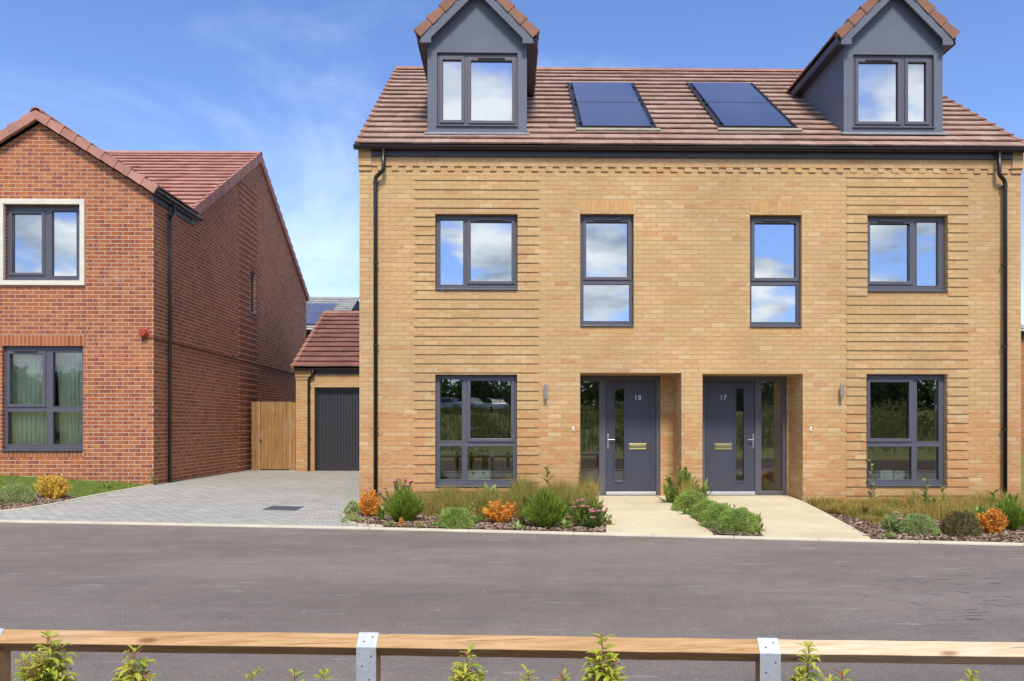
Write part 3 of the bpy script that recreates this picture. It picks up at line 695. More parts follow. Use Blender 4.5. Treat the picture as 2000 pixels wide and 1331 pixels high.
# lamps, bells, air brick
for u in (1065.5, 1641):
    p = MB(); x = XY(u, YH); z0, z1 = ZY(u, 778.5, YH), ZY(u, 752, YH)
    zz0 = z0; p.tube([(x, YH-.075, zz0+.045), (x, YH-.075, z1)], .031, 20); p.tube([(x, YH-.075, zz0), (x, YH-.075, zz0+.028)], .029, 20); p.tube([(x, YH-.075, zz0+.02), (x, YH-.075, zz0+.05)], .02, 12)
    p.box(x-.022, x+.022, YH-.06, YH+.01, zz0+.05, z1-.05)
    p.build('wall_lamp', m_metal, house, smooth=False)['label'] = 'steel up-and-down wall lamp by door '+('18' if u < 1300 else '17')
for u in (1119.5, 1583.5):
    p = MB(); x = XY(u, YH); z = ZY(u, 838.5, YH); p.box(x-.018, x+.018, YH-.02, YH+.005, z-.036, z+.036); b_ = p.build('doorbell', m_white, house, bevel=.008)
    p = MB(); p.tube([(x, YH-.024, z), (x, YH-.019, z)], .009, 12); p.build('button', m_metal, b_)
p = MB(); a, b = XY(1757, YH), XY(1784, YH); z = ZY(1770, 967, YH); p.plate(a, b, z-.034, z+.034, YH-.006, YH+.01, [(a+.012+i*.021, a+.024+i*.021, z-.024+j*.025, z-.002+j*.025) for i in range(9) for j in range(2)])
p.build('air_brick', plain('terracotta_vent', (.42, .22, .15, 1), .8), house)
# fascia, gutter, downpipes
p = MB(); p.box(xc0+.002, xc1-.002, YH-.06, YH-.0185, ZY(1300, 310, YH), ZE-.005); p.build('fascia', m_fascia, house, bevel=.003)
def gutter(parent, x0, x1, yc, zt, r=.057, brk=.85, ends=True, axis='x'):
    g_ = MB(); n = 10
    def P(x, t, rr): 
        return (x, yc-math.cos(t)*rr, zt-math.sin(t)*rr) if axis == 'x' else (yc+math.cos(t)*rr, x, zt-math.sin(t)*rr)
    prof = [(math.pi*k/n, r) for k in range(n+1)]+[(math.pi*k/n, r-.005) for k in range(n, -1, -1)]
    A = [g_.V(P(x0, *q)) for q in prof]; B = [g_.V(P(x1, *q)) for q in prof]; m = len(A)
    for k in range(m): g_.f.append([A[k], A[(k+1) % m], B[(k+1) % m], B[k]]); g_.m.append(0)
    if ends:
        for x in (x0-.002, x1+.002):
            g_.prism([(yc-math.cos(math.pi*k/n)*(r+.006), zt-math.sin(math.pi*k/n)*(r+.006)) for k in range(n+1)], 'x' if axis == 'x' else 'x', x-.004, x+.004) if axis == 'x' else g_.prism([(yc-math.cos(math.pi*k/n)*(r+.006), zt-math.sin(math.pi*k/n)*(r+.006)) for k in range(n+1)], 'y', x-.004, x+.004)
    x = x0+.3
    while x < x1:
        pr = [(math.pi*k/n, r+.006) for k in range(n+1)]+[(math.pi*k/n, r+.0005) for k in range(n, -1, -1)]
        A = [g_.V(P(x-.012, *q)) for q in pr]; B = [g_.V(P(x+.012, *q)) for q in pr]; m = len(A)
        for k in range(m): g_.f.append([A[k], A[(k+1) % m], B[(k+1) % m], B[k]]); g_.m.append(0)
        g_.f.append(A[::-1]); g_.m.append(0); g_.f.append(B); g_.m.append(0)
        x += brk
    return g_.build('gutter', m_gutter, parent)
gutter(house, XL-.06, XR+.06, YH-.125, ZE-.012)
def pipe(parent, pts, r=.034, clips=(), wallY=YH, axis='y', label=None, dirx=1):
    p = MB(); P_ = [Vector(q) for q in pts]; sm = [P_[0]]
    for i in range(1, len(P_)-1):
        a, b, c = P_[i-1], P_[i], P_[i+1]; sm += [b+(a-b).normalized()*.035, b+((a-b).normalized()+(c-b).normalized())*.006, b+(c-b).normalized()*.035]
    sm.append(P_[-1]); p.tube(sm, r, 14); o = p.build('downpipe', m_gutter, parent, smooth=True)
    if label: o['label'] = label
    for z in clips:
        c = MB(); x, y = P_[-1].x, P_[-1].y; c.tube([(x, y, z-.014), (x, y, z+.014)], r+.006, 14)
        if axis == 'y': c.box(x-.055 if dirx < 0 else x, x if dirx < 0 else x+.055, y-.008, y+.012, z-.009, z+.009); c.box(x-.012, x+.012, y, wallY+.01, z-.011, z+.011)
        else: c.box(x-.05, x, y-.01, y+.01, z-.01, z+.01)
        c.build('pipe_clip', m_gutter, o)
    return o
yp = YH-.075; ypt = YH-.125
x1_, x2_ = XY(749, ypt), XY(733.5, yp)
pipe(house, [(x1_, ypt, ZE-.06), (x1_, ypt, ZY(749, 332, ypt)), (x2_, yp, ZY(735, 347, yp)), (x2_, yp, -.2)], clips=[ZY(735, v, yp) for v in (357, 514, 675, 838)], label='black downpipe at the left corner of the buff house')
x1_, x2_ = XY(1951.5, ypt), XY(1963, yp)
pipe(house, [(x1_, ypt, ZE-.06), (x1_, ypt, ZY(1951, 340, ypt)), (x2_, yp, ZY(1962, 355, yp)), (x2_, yp, -.2)], clips=[ZY(1962, v, yp) for v in (364, 517, 677, 839)], dirx=-1, label='black downpipe at the right corner of the buff house')
# roof
rx0, rx1 = XY(697, YE), XR+.07
Vs = Vector((0, YR-YE, ZR-ZE)); SL = Vs.length
slope = lambda Y: ZE+TAN*(Y-YE)
rf = MB(); rf.mi = 1; rf.prism([(YE+.02, ZE-.02), (YR, ZR-.03), (YBK-.02, ZE-.02)], 'x', rx0+.05, rx1-.05); rf.mi = 0
tiles(rf, (rx0, YE, ZE), (1, 0, 0), Vs, rx1-rx0, SL)
tiles(rf, (rx1, YBK, ZE), (-1, 0, 0), (0, -Vs.y, Vs.z), rx1-rx0, SL, gauge=.34, tw=.6)
rfo = rf.build('roof', [m_tile, m_dark], house, uv=False)
r_ = MB(); ridge_run(r_, (rx0, YR, ZR+.02), (rx1, YR, ZR+.02)); r_.build('ridge_tiles', m_ridge, rfo, uv=False)
for xx, sg in ((rx0, -1), (rx1, 1)): r_ = MB(); verge(r_, (xx, YE, ZE), Vs, (sg, 0, 0), SL, ht=.09, wd=.04); verge(r_, (xx, YBK, ZE), (0, -Vs.y, Vs.z), (sg, 0, 0), SL, ht=.09, wd=.04); r_.build('verge_caps', m_ridge, rfo, uv=False)
# solar panels, set into the tiles
def on_roof(u, v):
    d = ray(u, v); t = (EYE-ZE+TAN*YE)/(TAN*d.y-d.z); return Vector((d.x*t, d.y*t, EYE+d.z*t))
Nr = Vector((0, -Vs.z, Vs.y)).normalized(); Vn = Vs.normalized()
for (ub0, ub1, lab) in ((1137, 1272, 'pair of stacked solar panels beside the left dormer'), (1413, 1546, 'pair of stacked solar panels towards the right dormer')):
    bl_ = on_roof(ub0, 257); br = on_roof(ub1, 257); wd = br.x-bl_.x; Ht = (on_roof(1110, 170)-on_roof(1110, 257)).length
    P = lambda a, b, h: bl_+Vector((a, 0, 0))+Vn*b+Nr*h
    def slab(mb, a0, a1, b0, b1, h0, h1): mb.hexa([P(a0, b0, h0), P(a1, b0, h0), P(a1, b1, h0), P(a0, b1, h0), P(a0, b0, h1), P(a1, b0, h1), P(a1, b1, h1), P(a0, b1, h1)])
    fr = MB(); slab(fr, -.085, wd+.085, -.02, Ht+.06, .0, .066); slab(fr, -.085, -.06, -.02, Ht+.06, .066, .08); slab(fr, wd+.06, wd+.085, -.02, Ht+.06, .066, .08)
    for k in range(2): slab(fr, 0, wd, k*(Ht/2)+.004, (k+1)*Ht/2-.004, .0665, .09)
    for k in (0.1, .9, 1.1, 1.7):
        for a in (-.035, wd+.0): slab(fr, a, a+.035, k*Ht/2+.05, k*Ht/2+.1, .0665, .1)
    po_ = fr.build('solar_panel', m_gutter, house, bevel=.003); po_['label'] = lab
    for k in range(2):
        gl = MB(); slab(gl, .014, wd-.014, k*(Ht/2)+.018, (k+1)*Ht/2-.018, .083, .0925)
        gl.build('solar_cell', m_solar, po_, uvf=lambda co, n: ((co[0]-bl_.x)/wd, (co[1]-bl_.y)/1.3))
    ap = MB(); slab(ap, -.12, wd+.14, -.13, -.021, .052, .068); ap.build('flashing', m_apron, po_)
# dormers
def dormer(u0, u1, wu0, wu1, wv0, wv1, cells, vent, label):
    q = on_roof((u0+u1)/2, 266.5); Yf = q.y; zb = q.z-.02
    x0, x1 = XY(u0, Yf), XY(u1, Yf); um = (u0+u1)/2; xm = (x0+x1)/2; hw = (x1-x0)/2
    Z = lambda v: ZY(um, v, Yf)
    dl = 3.5 if u0 > 1300 else 0
    yfb = Yf-.15                                  # barge board plane
    ZB_ = lambda v: ZY(um, v+dl, yfb)
    ow = hw+.165; ztip = ZB_(63); apex = ztip+ow
    zs = min(Z(88), ztip+.02)
    lo = MB()
    op = (XY(wu0, Yf), XY(wu1, Yf), Z(wv1), Z(wv0))
    lo.plate(x0, x1, zb-.1, zs, Yf, Yf+.1, [op])
    zi = lambda ax: ztip+(ow-ax)-.16
    lo.prism([(x0, zs), (x1, zs), (x1, zi(hw)), (xm, zi(0)), (x0, zi(hw))], 'y', Yf+.0005, Yf+.1)
    yb = YE+(zi(hw)-ZE)/TAN
    for a, b in ((x0, x0+.1), (x1-.1, x1)): lo.prism([(Yf+.1, zb-.1), (Yf+.1, zi(hw)), (yb+.1, zi(hw)), (yb+.1, zb+.4)], 'x', a, b)
    d = lo.build('dormer', m_render, house); d['label'] = label
    # window set in
    Yw = Yf+.045
    fr = MB(); cl = [cellpx(*c, Yw) for c in cells]; holes = [(a-.01, b+.01, c, dd) for k, a, b, c, dd in cl]
    fr.plate(op[0]+.003, op[1]-.003, op[2]+.03, op[3]-.003, Yw, Yw+.05, holes); fr.build('window_frame', m_frame, d, bevel=.005)
    for k, a, b, c, dd in cl:
        s_ = MB(); s_.plate(a-.055, b+.055, c-.055, dd+.06, Yw-.02, Yw-.001, [(a, b, c, dd)]); s_.build('sash', m_frame, d, bevel=.007)
        s_ = MB(); s_.box(a-.01, b+.01, Yw+.025, Yw+.035, c-.01, dd+.01); s_.build('pane', m_glass, d)
    s_ = MB(); s_.prism([(Yw+.04, op[2]), (Yf-.03, op[2]), (Yf-.03, op[2]+.02), (Yw+.04, op[2]+.029)], 'x', op[0]-.01, op[1]+.01); s_.build('sill', m_frame, d, bevel=.003)
    s_ = MB(); vz = ZY(vent[0], vent[2], Yw); s_.box(XY(vent[0], Yw), XY(vent[1], Yw), Yw-.046, Yw-.0205, vz-.013, vz+.013); s_.build('trickle_vent', m_fascia, d, bevel=.003)
    s_ = MB(); s_.box(x0+.12, x1-.12, Yf+.75, Yf+.8, zb, zi(hw)); s_.build('blind_wall', m_room, d)
    # roof boards
    yend = YE+(apex-ZE)/TAN+.1
    rb = MB(); t_ = .05
    for sgn in (-1, 1):
        o1 = lambda ax, dz: (xm+sgn*ax, ztip+(ow-ax)+dz)
        pts = [o1(ow-.02, -.045), o1(0, -.045), o1(0, -.105), o1(ow-.02, -.105)]
        rb.prism(pts if sgn < 0 else pts[::-1], 'y', yfb+.032, yend)
        # soffit and side fascia
        xa, xb = sorted((xm+sgn*hw, xm+sgn*(ow-.01)))
        rb.box(xa, xb, yfb+.032, yb+.3, ztip-.155, ztip-.115)
        rb.box(*sorted((xm+sgn*(ow-.035), xm+sgn*(ow-.005))), yfb+.032, yb+.35, ztip-.16, ztip-.03)
    rb.build('roof_boards', m_fascia, d)
    inn = .745; zin = ZB_(75)+(hw-.82); zbt = ZB_(84)
    inn = hw-.075; zo = lambda ax: ztip+(ow-ax)-.10
    bb = MB(); e = ow-.065
    pts = [(-e, zbt), (-inn, zbt), (-inn, zin), (0, zin+inn), (inn, zin), (inn, zbt), (e, zbt), (e, zo(e)), (0, zo(0)), (-e, zo(e))]
    bb.prism([(xm+a, b) for a, b in pts], 'y', yfb, yfb+.03); bb.build('bargeboard', m_render, d, bevel=.004)
    rt = MB(); Ls = ow*math.sqrt(2)
    for sgn in (-1, 1):
        O = (xm+sgn*ow, yfb+.03, ztip) if sgn > 0 else (xm-ow, yend, ztip)
        U = (0, 1, 0) if sgn > 0 else (0, -1, 0)
        tiles(rt, O, U, (-sgn, 0, 1), yend-yfb-.03, Ls, gauge=.31, keep=lambda p: p.z > slope(p.y)-.15)
        verge(rt, (xm+sgn*ow, yfb+.03, ztip), (-sgn, 0, 1), (0, -1, 0), Ls+.05, gauge=.31, ht=.12, wd=.07, over=.1)
    ridge_run(rt, (xm, yfb, apex+.03), (xm, yend, apex+.03), .1)
    rt.build('dormer_roof', m_cap, d, uv=False)
    fl = MB(); fl.hexa([tuple(Vector((xx, Yf+yy, slope(Yf+yy)+hh))) for hh in (.058, .07) for xx, yy in ((x0-.05, -.07), (x1+.05, -.07), (x1+.05, .0), (x0-.05, .0))])
    fl.build('flashing', m_lead, d)
dormer(835, 1029, 853.5, 1011, 103, 248, [('s', 865, 901, 118, 235), ('s', 920, 1000, 120, 236)], (934, 986, 115), 'grey dormer with narrow left light left of the solar panels')
dormer(1648, 1841, 1666, 1824, 107, 251, [('s', 1676, 1753, 123, 238), ('s', 1773, 1808, 123, 238)], (1690, 1742, 119), 'grey dormer with narrow right light at the right end of the roof')

# things seen through the panes
def seenbox(name, u0, u1, v0, v1, Y, dp, holes, label):
    p = MB(); a = PY(u0, v1, Y); b = PY(u1, v0, Y); w_ = b.x-a.x; h_ = b.z-a.z
    p.plate(a.x, b.x, a.z, b.z, Y, Y+.02, [(a.x+w_*(h-.05), a.x+w_*(h+.05), a.z+h_*.55, a.z+h_*.8) for h in holes]); p.box(a.x+.003, b.x-.003, Y+.021, Y+dp, a.z, b.z-.003)
    for h in holes: p.mi = 1; p.box(a.x+w_*(h-.05), a.x+w_*(h+.05), Y+.012, Y+.0205, a.z+h_*.55, a.z+h_*.8)  # dark pieces stand in for the shade inside the holes
    tag(p.build(name, [m_box, m_dark], bevel=.002), label, 'box')
sillB = MB(); 
seenbox('box', 914, 958, 919, 938, YH+.33, .15, (.22, .68), 'white box with two square holes behind the left ground floor window')
seenbox('box', 1720, 1744, 919, 938, YH+.33, .12, (), 'plain pale box behind the right ground floor window')
seenbox('box', 1748, 1767, 920, 938, YH+.33, .12, (.35,), 'pale box with one round hole beside the plain one at the right window')
ov = root('kitchen_units', (XY(930, YH+3.5), YH+3.5, .02), 'dim kitchen units with a built-in oven seen through the left window', 'kitchen units')
yk = YH+3.1; X_ = lambda u: XY(u, yk); cup = plain('pale_cupboard', (.74, .76, .70, 1), .5)
for a, b in ((808, 848), (849, 893), (955, 982), (983, 1010), (1011, 1045)):
    p = MB(); p.box(X_(a)+.003, X_(b)-.003, yk, yk+.55, .16, .84); c_ = p.build('cupboard', cup, ov, bevel=.003); p = MB(); p.tube([(X_(b)-.06, yk-.02, .78), (X_(b)-.18, yk-.02, .78)], .006, 8); p.build('handle', m_metal, c_)
p = MB(); p.box(X_(806), X_(1047), yk-.02, yk+.6, .845, .885); p.build('worktop', m_dark, ov, bevel=.003)
p = MB(); p.box(X_(894)+.003, X_(954)-.003, yk+.003, yk+.55, .14, .70); ovn = p.build('oven', m_dark, ov, bevel=.003)
p = MB(); p.box(X_(894)+.003, X_(954)-.003, yk, yk+.5, .705, .84); p.build('control_panel', cup, ovn, bevel=.002)
p = MB(); p.tube([(X_(899), yk-.04, .64), (X_(949), yk-.04, .64)], .012); p.tube([(X_(901), yk-.04, .64), (X_(901), yk+.01, .64)], .008); p.tube([(X_(947), yk-.04, .64), (X_(947), yk+.01, .64)], .008); p.build('handle', m_metal, ovn)

# ================================================================= RED BRICK HOUSE
YRF = 15.3; XB0 = XY(-145, YRF); red = root('red_brick_house', (XRED-2, YRF, 0), 'red brick house with a gabled front bay and green curtains', 'house')
YM0 = 17.04; YMR = 21.6; YM1 = 26.5; ZE1 = 5.76; ZR1 = 8.50; ZBAY = 5.60
XB1 = XRED; xbm = (XB0+XB1)/2; TB = math.tan(R(32)); hwb = (XB1-XB0)/2
w1 = [XY(4, YRF), XY(162, YRF), ZY(80, 881, YRF), ZY(80, 676, YRF)]; w2 = [XY(9, YRF), XY(158, YRF), ZY(80, 549, YRF), ZY(80, 400, YRF)]
wl = MB(); wl.plate(XB0, XB1, -.2, ZBAY, YRF, YRF+.3, [w1, w2])
wl.prism([(XB0, ZBAY), (XB1, ZBAY), (xbm, ZBAY+hwb*TB)], 'y', YRF, YRF+.3)
# side wall, with the small window opening
sy = [20.84, 21.26, 4.13, 5.27]
sidew = MB()
def side(y0, y1, z0, z1): wl.box(XB1-.3, XB1, y0, y1, z0, z1)
ZS = 5.35; side(YRF+.3, YM0, -.2, ZBAY); side(YM0, sy[0], -.2, ZS); side(sy[0], sy[1], -.2, sy[2]); side(sy[0], sy[1], sy[3], ZS); side(sy[1], YM1, -.2, ZS)
tm = (ZR1-ZE1)/(YMR-YM0); ym1z = ZR1-(YM1-YMR)*tm
wl.prism([(YM0, ZS), (YM0, ZE1-.02), (YMR, ZR1-.02), (YM1, ym1z-.02), (YM1, ZS)], 'x', XB1-.3, XB1)
wl.box(-22, XB0, YM0, YM0+.3, -.2, ZE1); wl.box(-22, XB1-.3, YM1-.3, YM1, -.2, 5.5); wl.box(XB0, XB0+.3, YRF+.3, YM0+.2, -.2, ZBAY)
# projecting courses on the side strip
ya, yb_ = 20.0, 21.4; z = .1+.02
k = 0
while z < 7.35:
    segs = [(ya, yb_)]
    if z+.07 > sy[2] and z < sy[3]: segs = [(ya, sy[0]-.001), (sy[1]+.001, yb_)]
    for a, b in segs: wl.box(XB1-.02, XB1+.017, a, b, z, z+.0745)
    z += .15
wl.build('wall', m_red, red)
p = MB(); p.plate(XY(0, YRF), XY(167, YRF), ZY(80, 558, YRF), ZY(80, 390, YRF), YRF-.05, YRF+.02, [(w2[0]+.002, w2[1]-.002, w2[2]+.002, w2[3]-.002)]); p.build('window_surround', plain('cream_surround', (.70, .67, .58, 1), .8), red, bevel=.004)
for op in (w1,):
    for za, zb in ((op[3]+.001, op[3]+.228), (op[2]-.115, op[2]-.002)): ws = MB(); ws.box(op[0]-.03, op[1]+.03, YRF-.003, YRF+.01, za, zb); ws.build('soldier_course', m_redS, red)
yw = YRF+.08
def cr(k, u0, u1, v0, v1): return cellpx(k, u0, u1, v0, v1, yw)
window(red, w1[0], w1[1], w1[2], w1[3], yw, [cr('s', 20, 84, 692, 790), cr('f', 103, 163-2, 688, 795), cr('f', 15, 92, 804, 869), cr('f', 103, 161, 804, 869)], glass=glassm('curtained_glass', .07, (.9, .92, .9, 1)), vent=(XY(28, yw), XY(74, yw), ZY(50, 686, yw)), label='four-light window with green curtains')
window(red, w2[0], w2[1], w2[2], w2[3], yw, [cr('s', 24, 82, 418, 533), cr('f', 101, 150, 413, 540)], label='upstairs window of the red front bay')
# inside
rm = MB(); rm.box(w1[0]-.8, w1[1]+.8, YRF+2.6, YRF+2.65, 0.1, 2.4); rm.box(w1[0]-.8, w1[1]+.8, YRF+.31, YRF+2.6, 2.4, 2.45); rm.box(w1[0]-.8, w1[1]+.8, YRF+.31, YRF+2.6, 0.05, .1); rm.box(w1[0]-.8, w1[1]+.8, YRF+2.6, YRF+2.65, 3., 5.4); rm.build('room', m_room, red)
m_curt = plain('green_curtain_cloth', (.72, .80, .62, 1), .85, var=.12, scale=3)
def curtain(x0, x1, z0, z1, y, seed, label):
    cm = MB(); rnd = random.Random(seed); n = 120; ph = rnd.uniform(0, 6)
    top = []; bot = []; 
    rows = 9; grid = []
    for j in range(rows):
        f = j/(rows-1); row = []
        for i in range(n+1):
            t = i/n; x = x0+(x1-x0)*t; a = .018+.022*f
            xx = x+ (.05*math.sin(ph+t*3)*(f**1.5)); yy = y+a*math.sin(t*52+ph+.5*math.sin(t*9+seed))+.4*a*math.sin(t*113+ph*2+f*1.2)
            row.append((xx, yy, z1+(z0-z1)*f))
        grid.append(row)
    for th in (0, .006):
        ids = [[cm.V((p[0], p[1]+th, p[2])) for p in row] for row in grid]
        for j in range(rows-1):
            for i in range(n): cm.f.append([ids[j][i], ids[j][i+1], ids[j+1][i+1], ids[j+1][i]]); cm.m.append(0)
    return tag(cm.build('curtain', m_curt, smooth=True), label, 'curtain', 'green curtains in the red house')
mid = XY(94, yw)
curtain(w1[0]-.05, mid-.0, w1[2]+.05, w1[3]+.02, YRF+.30, 3, 'green pleated curtain on the left side of the red house window')
curtain(mid+.02, w1[1]+.05, w1[2]+.05, w1[3]+.02, YRF+.34, 8, 'green pleated curtain nearer the corner of the red house')
# side window
p = MB(); 
xs_ = XB1-.03
p.prism([(sy[0]+.002, sy[2]), (sy[1]-.002, sy[2]), (sy[1]-.002, sy[2]+.05), (sy[0]+.002, sy[2]+.05)], 'x', xs_-.07, xs_)
for a, b, c, d in ((sy[0], sy[0]+.055, sy[2]+.05, sy[3]), (sy[1]-.055, sy[1], sy[2]+.05, sy[3]), (sy[0]+.055, sy[1]-.055, sy[3]-.055, sy[3])): p.box(xs_-.07, xs_, a+.001, b-.001, c, d-.001)
fo = p.build('window', m_frame, red, bevel=.005); fo['label'] = 'small narrow window high in the side wall'
p = MB(); p.box(xs_-.04, xs_-.03, sy[0]+.05, sy[1]-.05, sy[2]+.04, sy[3]-.05); p.build('pane', m_glass, fo)
p = MB(); p.box(xs_-.02, XB1+.05, sy[0]-.02, sy[1]+.02, sy[2]-.02, sy[2]-.001); p.build('sill', m_frame, fo, bevel=.003)
# roofs
rf = MB(); rf.mi = 1
Vm = Vector((0, YMR-YM0, ZR1-ZE1)); Lm = Vm.length
e0 = .15
zc0 = ZE1-e0*tm
rf.prism([(YM0-e0+.03, zc0-.01), (YMR, ZR1-.02), (YM1+.12, ZR1-(YM1+.12-YMR)*tm-.02)], 'x', -22, XB1-.32); rf.mi = 0
WX = 22+XB1+.03
tiles(rf, (-22, YM0-e0, zc0), (1, 0, 0), Vm, WX, Lm+e0, gauge=.32)
tiles(rf, (XB1+.03, YM1+.15, ZR1-(YM1+.15-YMR)*tm), (-1, 0, 0), (0, -Vm.y, Vm.z), 5, math.hypot(YM1+.15-YMR, (YM1+.15-YMR)*tm), gauge=.32)
Lb = (hwb+.12)/math.cos(R(32)); Lyb = 5.2; ztb = ZBAY+.10
for sgn in (1, -1):
    O = (xbm+sgn*(hwb+.12), YRF-.12, ztb) if sgn > 0 else (xbm-(hwb+.12), YRF-.12+Lyb, ztb)
    tiles(rf, O, (0, sgn, 0), (-sgn*math.cos(R(32)), 0, math.sin(R(32))), Lyb, Lb, gauge=.31, keep=lambda p: p.z > ZE1+(p.y-YM0)*tm-.12)
    rf.mi = 1; o1 = lambda ax, dz: (xbm+sgn*ax, ztb+(hwb+.12-ax)*TB+dz); rf.prism([o1(hwb+.1, -.01), o1(0, -.01), o1(0, -.07), o1(hwb+.1, -.07)], 'y', YRF-.1, YRF+1.9); rf.mi = 0
rfo = rf.build('roof', [m_tile_red, m_dark], red, uv=False)
r_ = MB(); verge(r_, (XB1+.03, YM0-.1, ZE1-.1*tm), Vm, (1, 0, 0), Lm+.1, gauge=.32, ht=.20, wd=.05)
verge(r_, (XB1+.03, YM1+.15, ZR1-(YM1+.15-YMR)*tm), (0, -Vm.y, Vm.z), (1, 0, 0), math.hypot(YM1+.15-YMR, (YM1+.15-YMR)*tm), gauge=.32, ht=.18, wd=.05)
r_.build('verge_caps', m_tile_red, rfo, uv=False); r_ = MB()
for sgn in (1, -1): verge(r_, (xbm+sgn*(hwb+.12), YRF-.12, ztb), (-sgn*math.cos(R(32)), 0, math.sin(R(32))), (0, -1, 0), Lb, gauge=.31, ht=.14, wd=.05)
r_.build('verge_caps', m_tile_red, rfo, uv=False); r_ = MB()
ridge_run(r_, (-22, YMR, ZR1+.02), (XB1+.05, YMR, ZR1+.02)); r_.build('ridge_tiles', m_tile_red, rfo, uv=False); r_ = MB(); ridge_run(r_, (xbm, YRF-.15, ztb+(hwb+.12)*TB+.03), (xbm, YRF+3.2, ztb+(hwb+.12)*TB+.03))
r_.build('ridge_tiles', m_tile_red, rfo, uv=False)
gutter(red, YRF-.1, 17.35, XB1+.085, ztb-.03, axis='y', brk=.7, ends=True)
p = MB(); p.box(XB1+.001, XB1+.028, YRF-.08, 17.2, ZBAY-.12, ztb-.0); p.box(XB1+.0015, XB1+.1, YRF-.08, 17.2, ZBAY-.02, ZBAY+.0); p.build('fascia', m_fascia, red)
# lead valley
vl = []
for t in (0, 1):
    z_ = ztb+.05+t*1.25; ax = hwb+.12-(z_-ztb)/TB; yv = YM0+(z_-.0-ZE1)/tm; vl.append(Vector((xbm+ax, yv-.05, z_+.04)))
dv = (vl[1]-vl[0]); sd_ = dv.cross(Vector((0, 0, 1))).normalized()*.02
p = MB()
for o_ in (-.05, .05):
    a, b = vl[0]+sd_/.02*o_, vl[1]+sd_/.02*o_; p.hexa([tuple(q) for q in (a-sd_*.6, a+sd_*.6, b+sd_*.6, b-sd_*.6)]+[tuple(q+Vector((0, 0, .012))) for q in (a-sd_*.6, a+sd_*.6, b+sd_*.6, b-sd_*.6)])
p.build('valley_lead', m_lead, rfo)
yq = 15.88; xg = XB1+.085; xw = XB1+.06
pipe(red, [(xg, yq+.12, ztb-.08), (xg, yq+.12, ztb-.28), (xw, yq, ztb-.42), (xw, yq, -.05)], clips=[ZY(325, v, yq) for v in (557, 692, 828, 420)], axis='x', label='black downpipe at the corner of the red house')
p = MB(); fx, fz = XY(283, YRF), ZY(283, 650, YRF); p.tube([(fx, YRF+.05, fz), (fx, YRF-.10, fz)], .052, 18); p.tube([(fx, YRF-.07, fz), (fx, YRF-.13, fz-.01)], [.07, .066], 18); p.tube([(fx-.0, YRF-.004, fz), (fx, YRF-.02, fz)], .085, 18); p.build('boiler_flue', m_redpl, red, bevel=.004)['label'] = 'round red flue near the corner'
p = MB(); p.tube([(XB1-.22, YRF-.012, 2.87), (XB1+.014, YRF-.012, 2.865), (XB1+.014, 25.2, 2.83)], .013, 6); p.build('cable', m_cable, red)

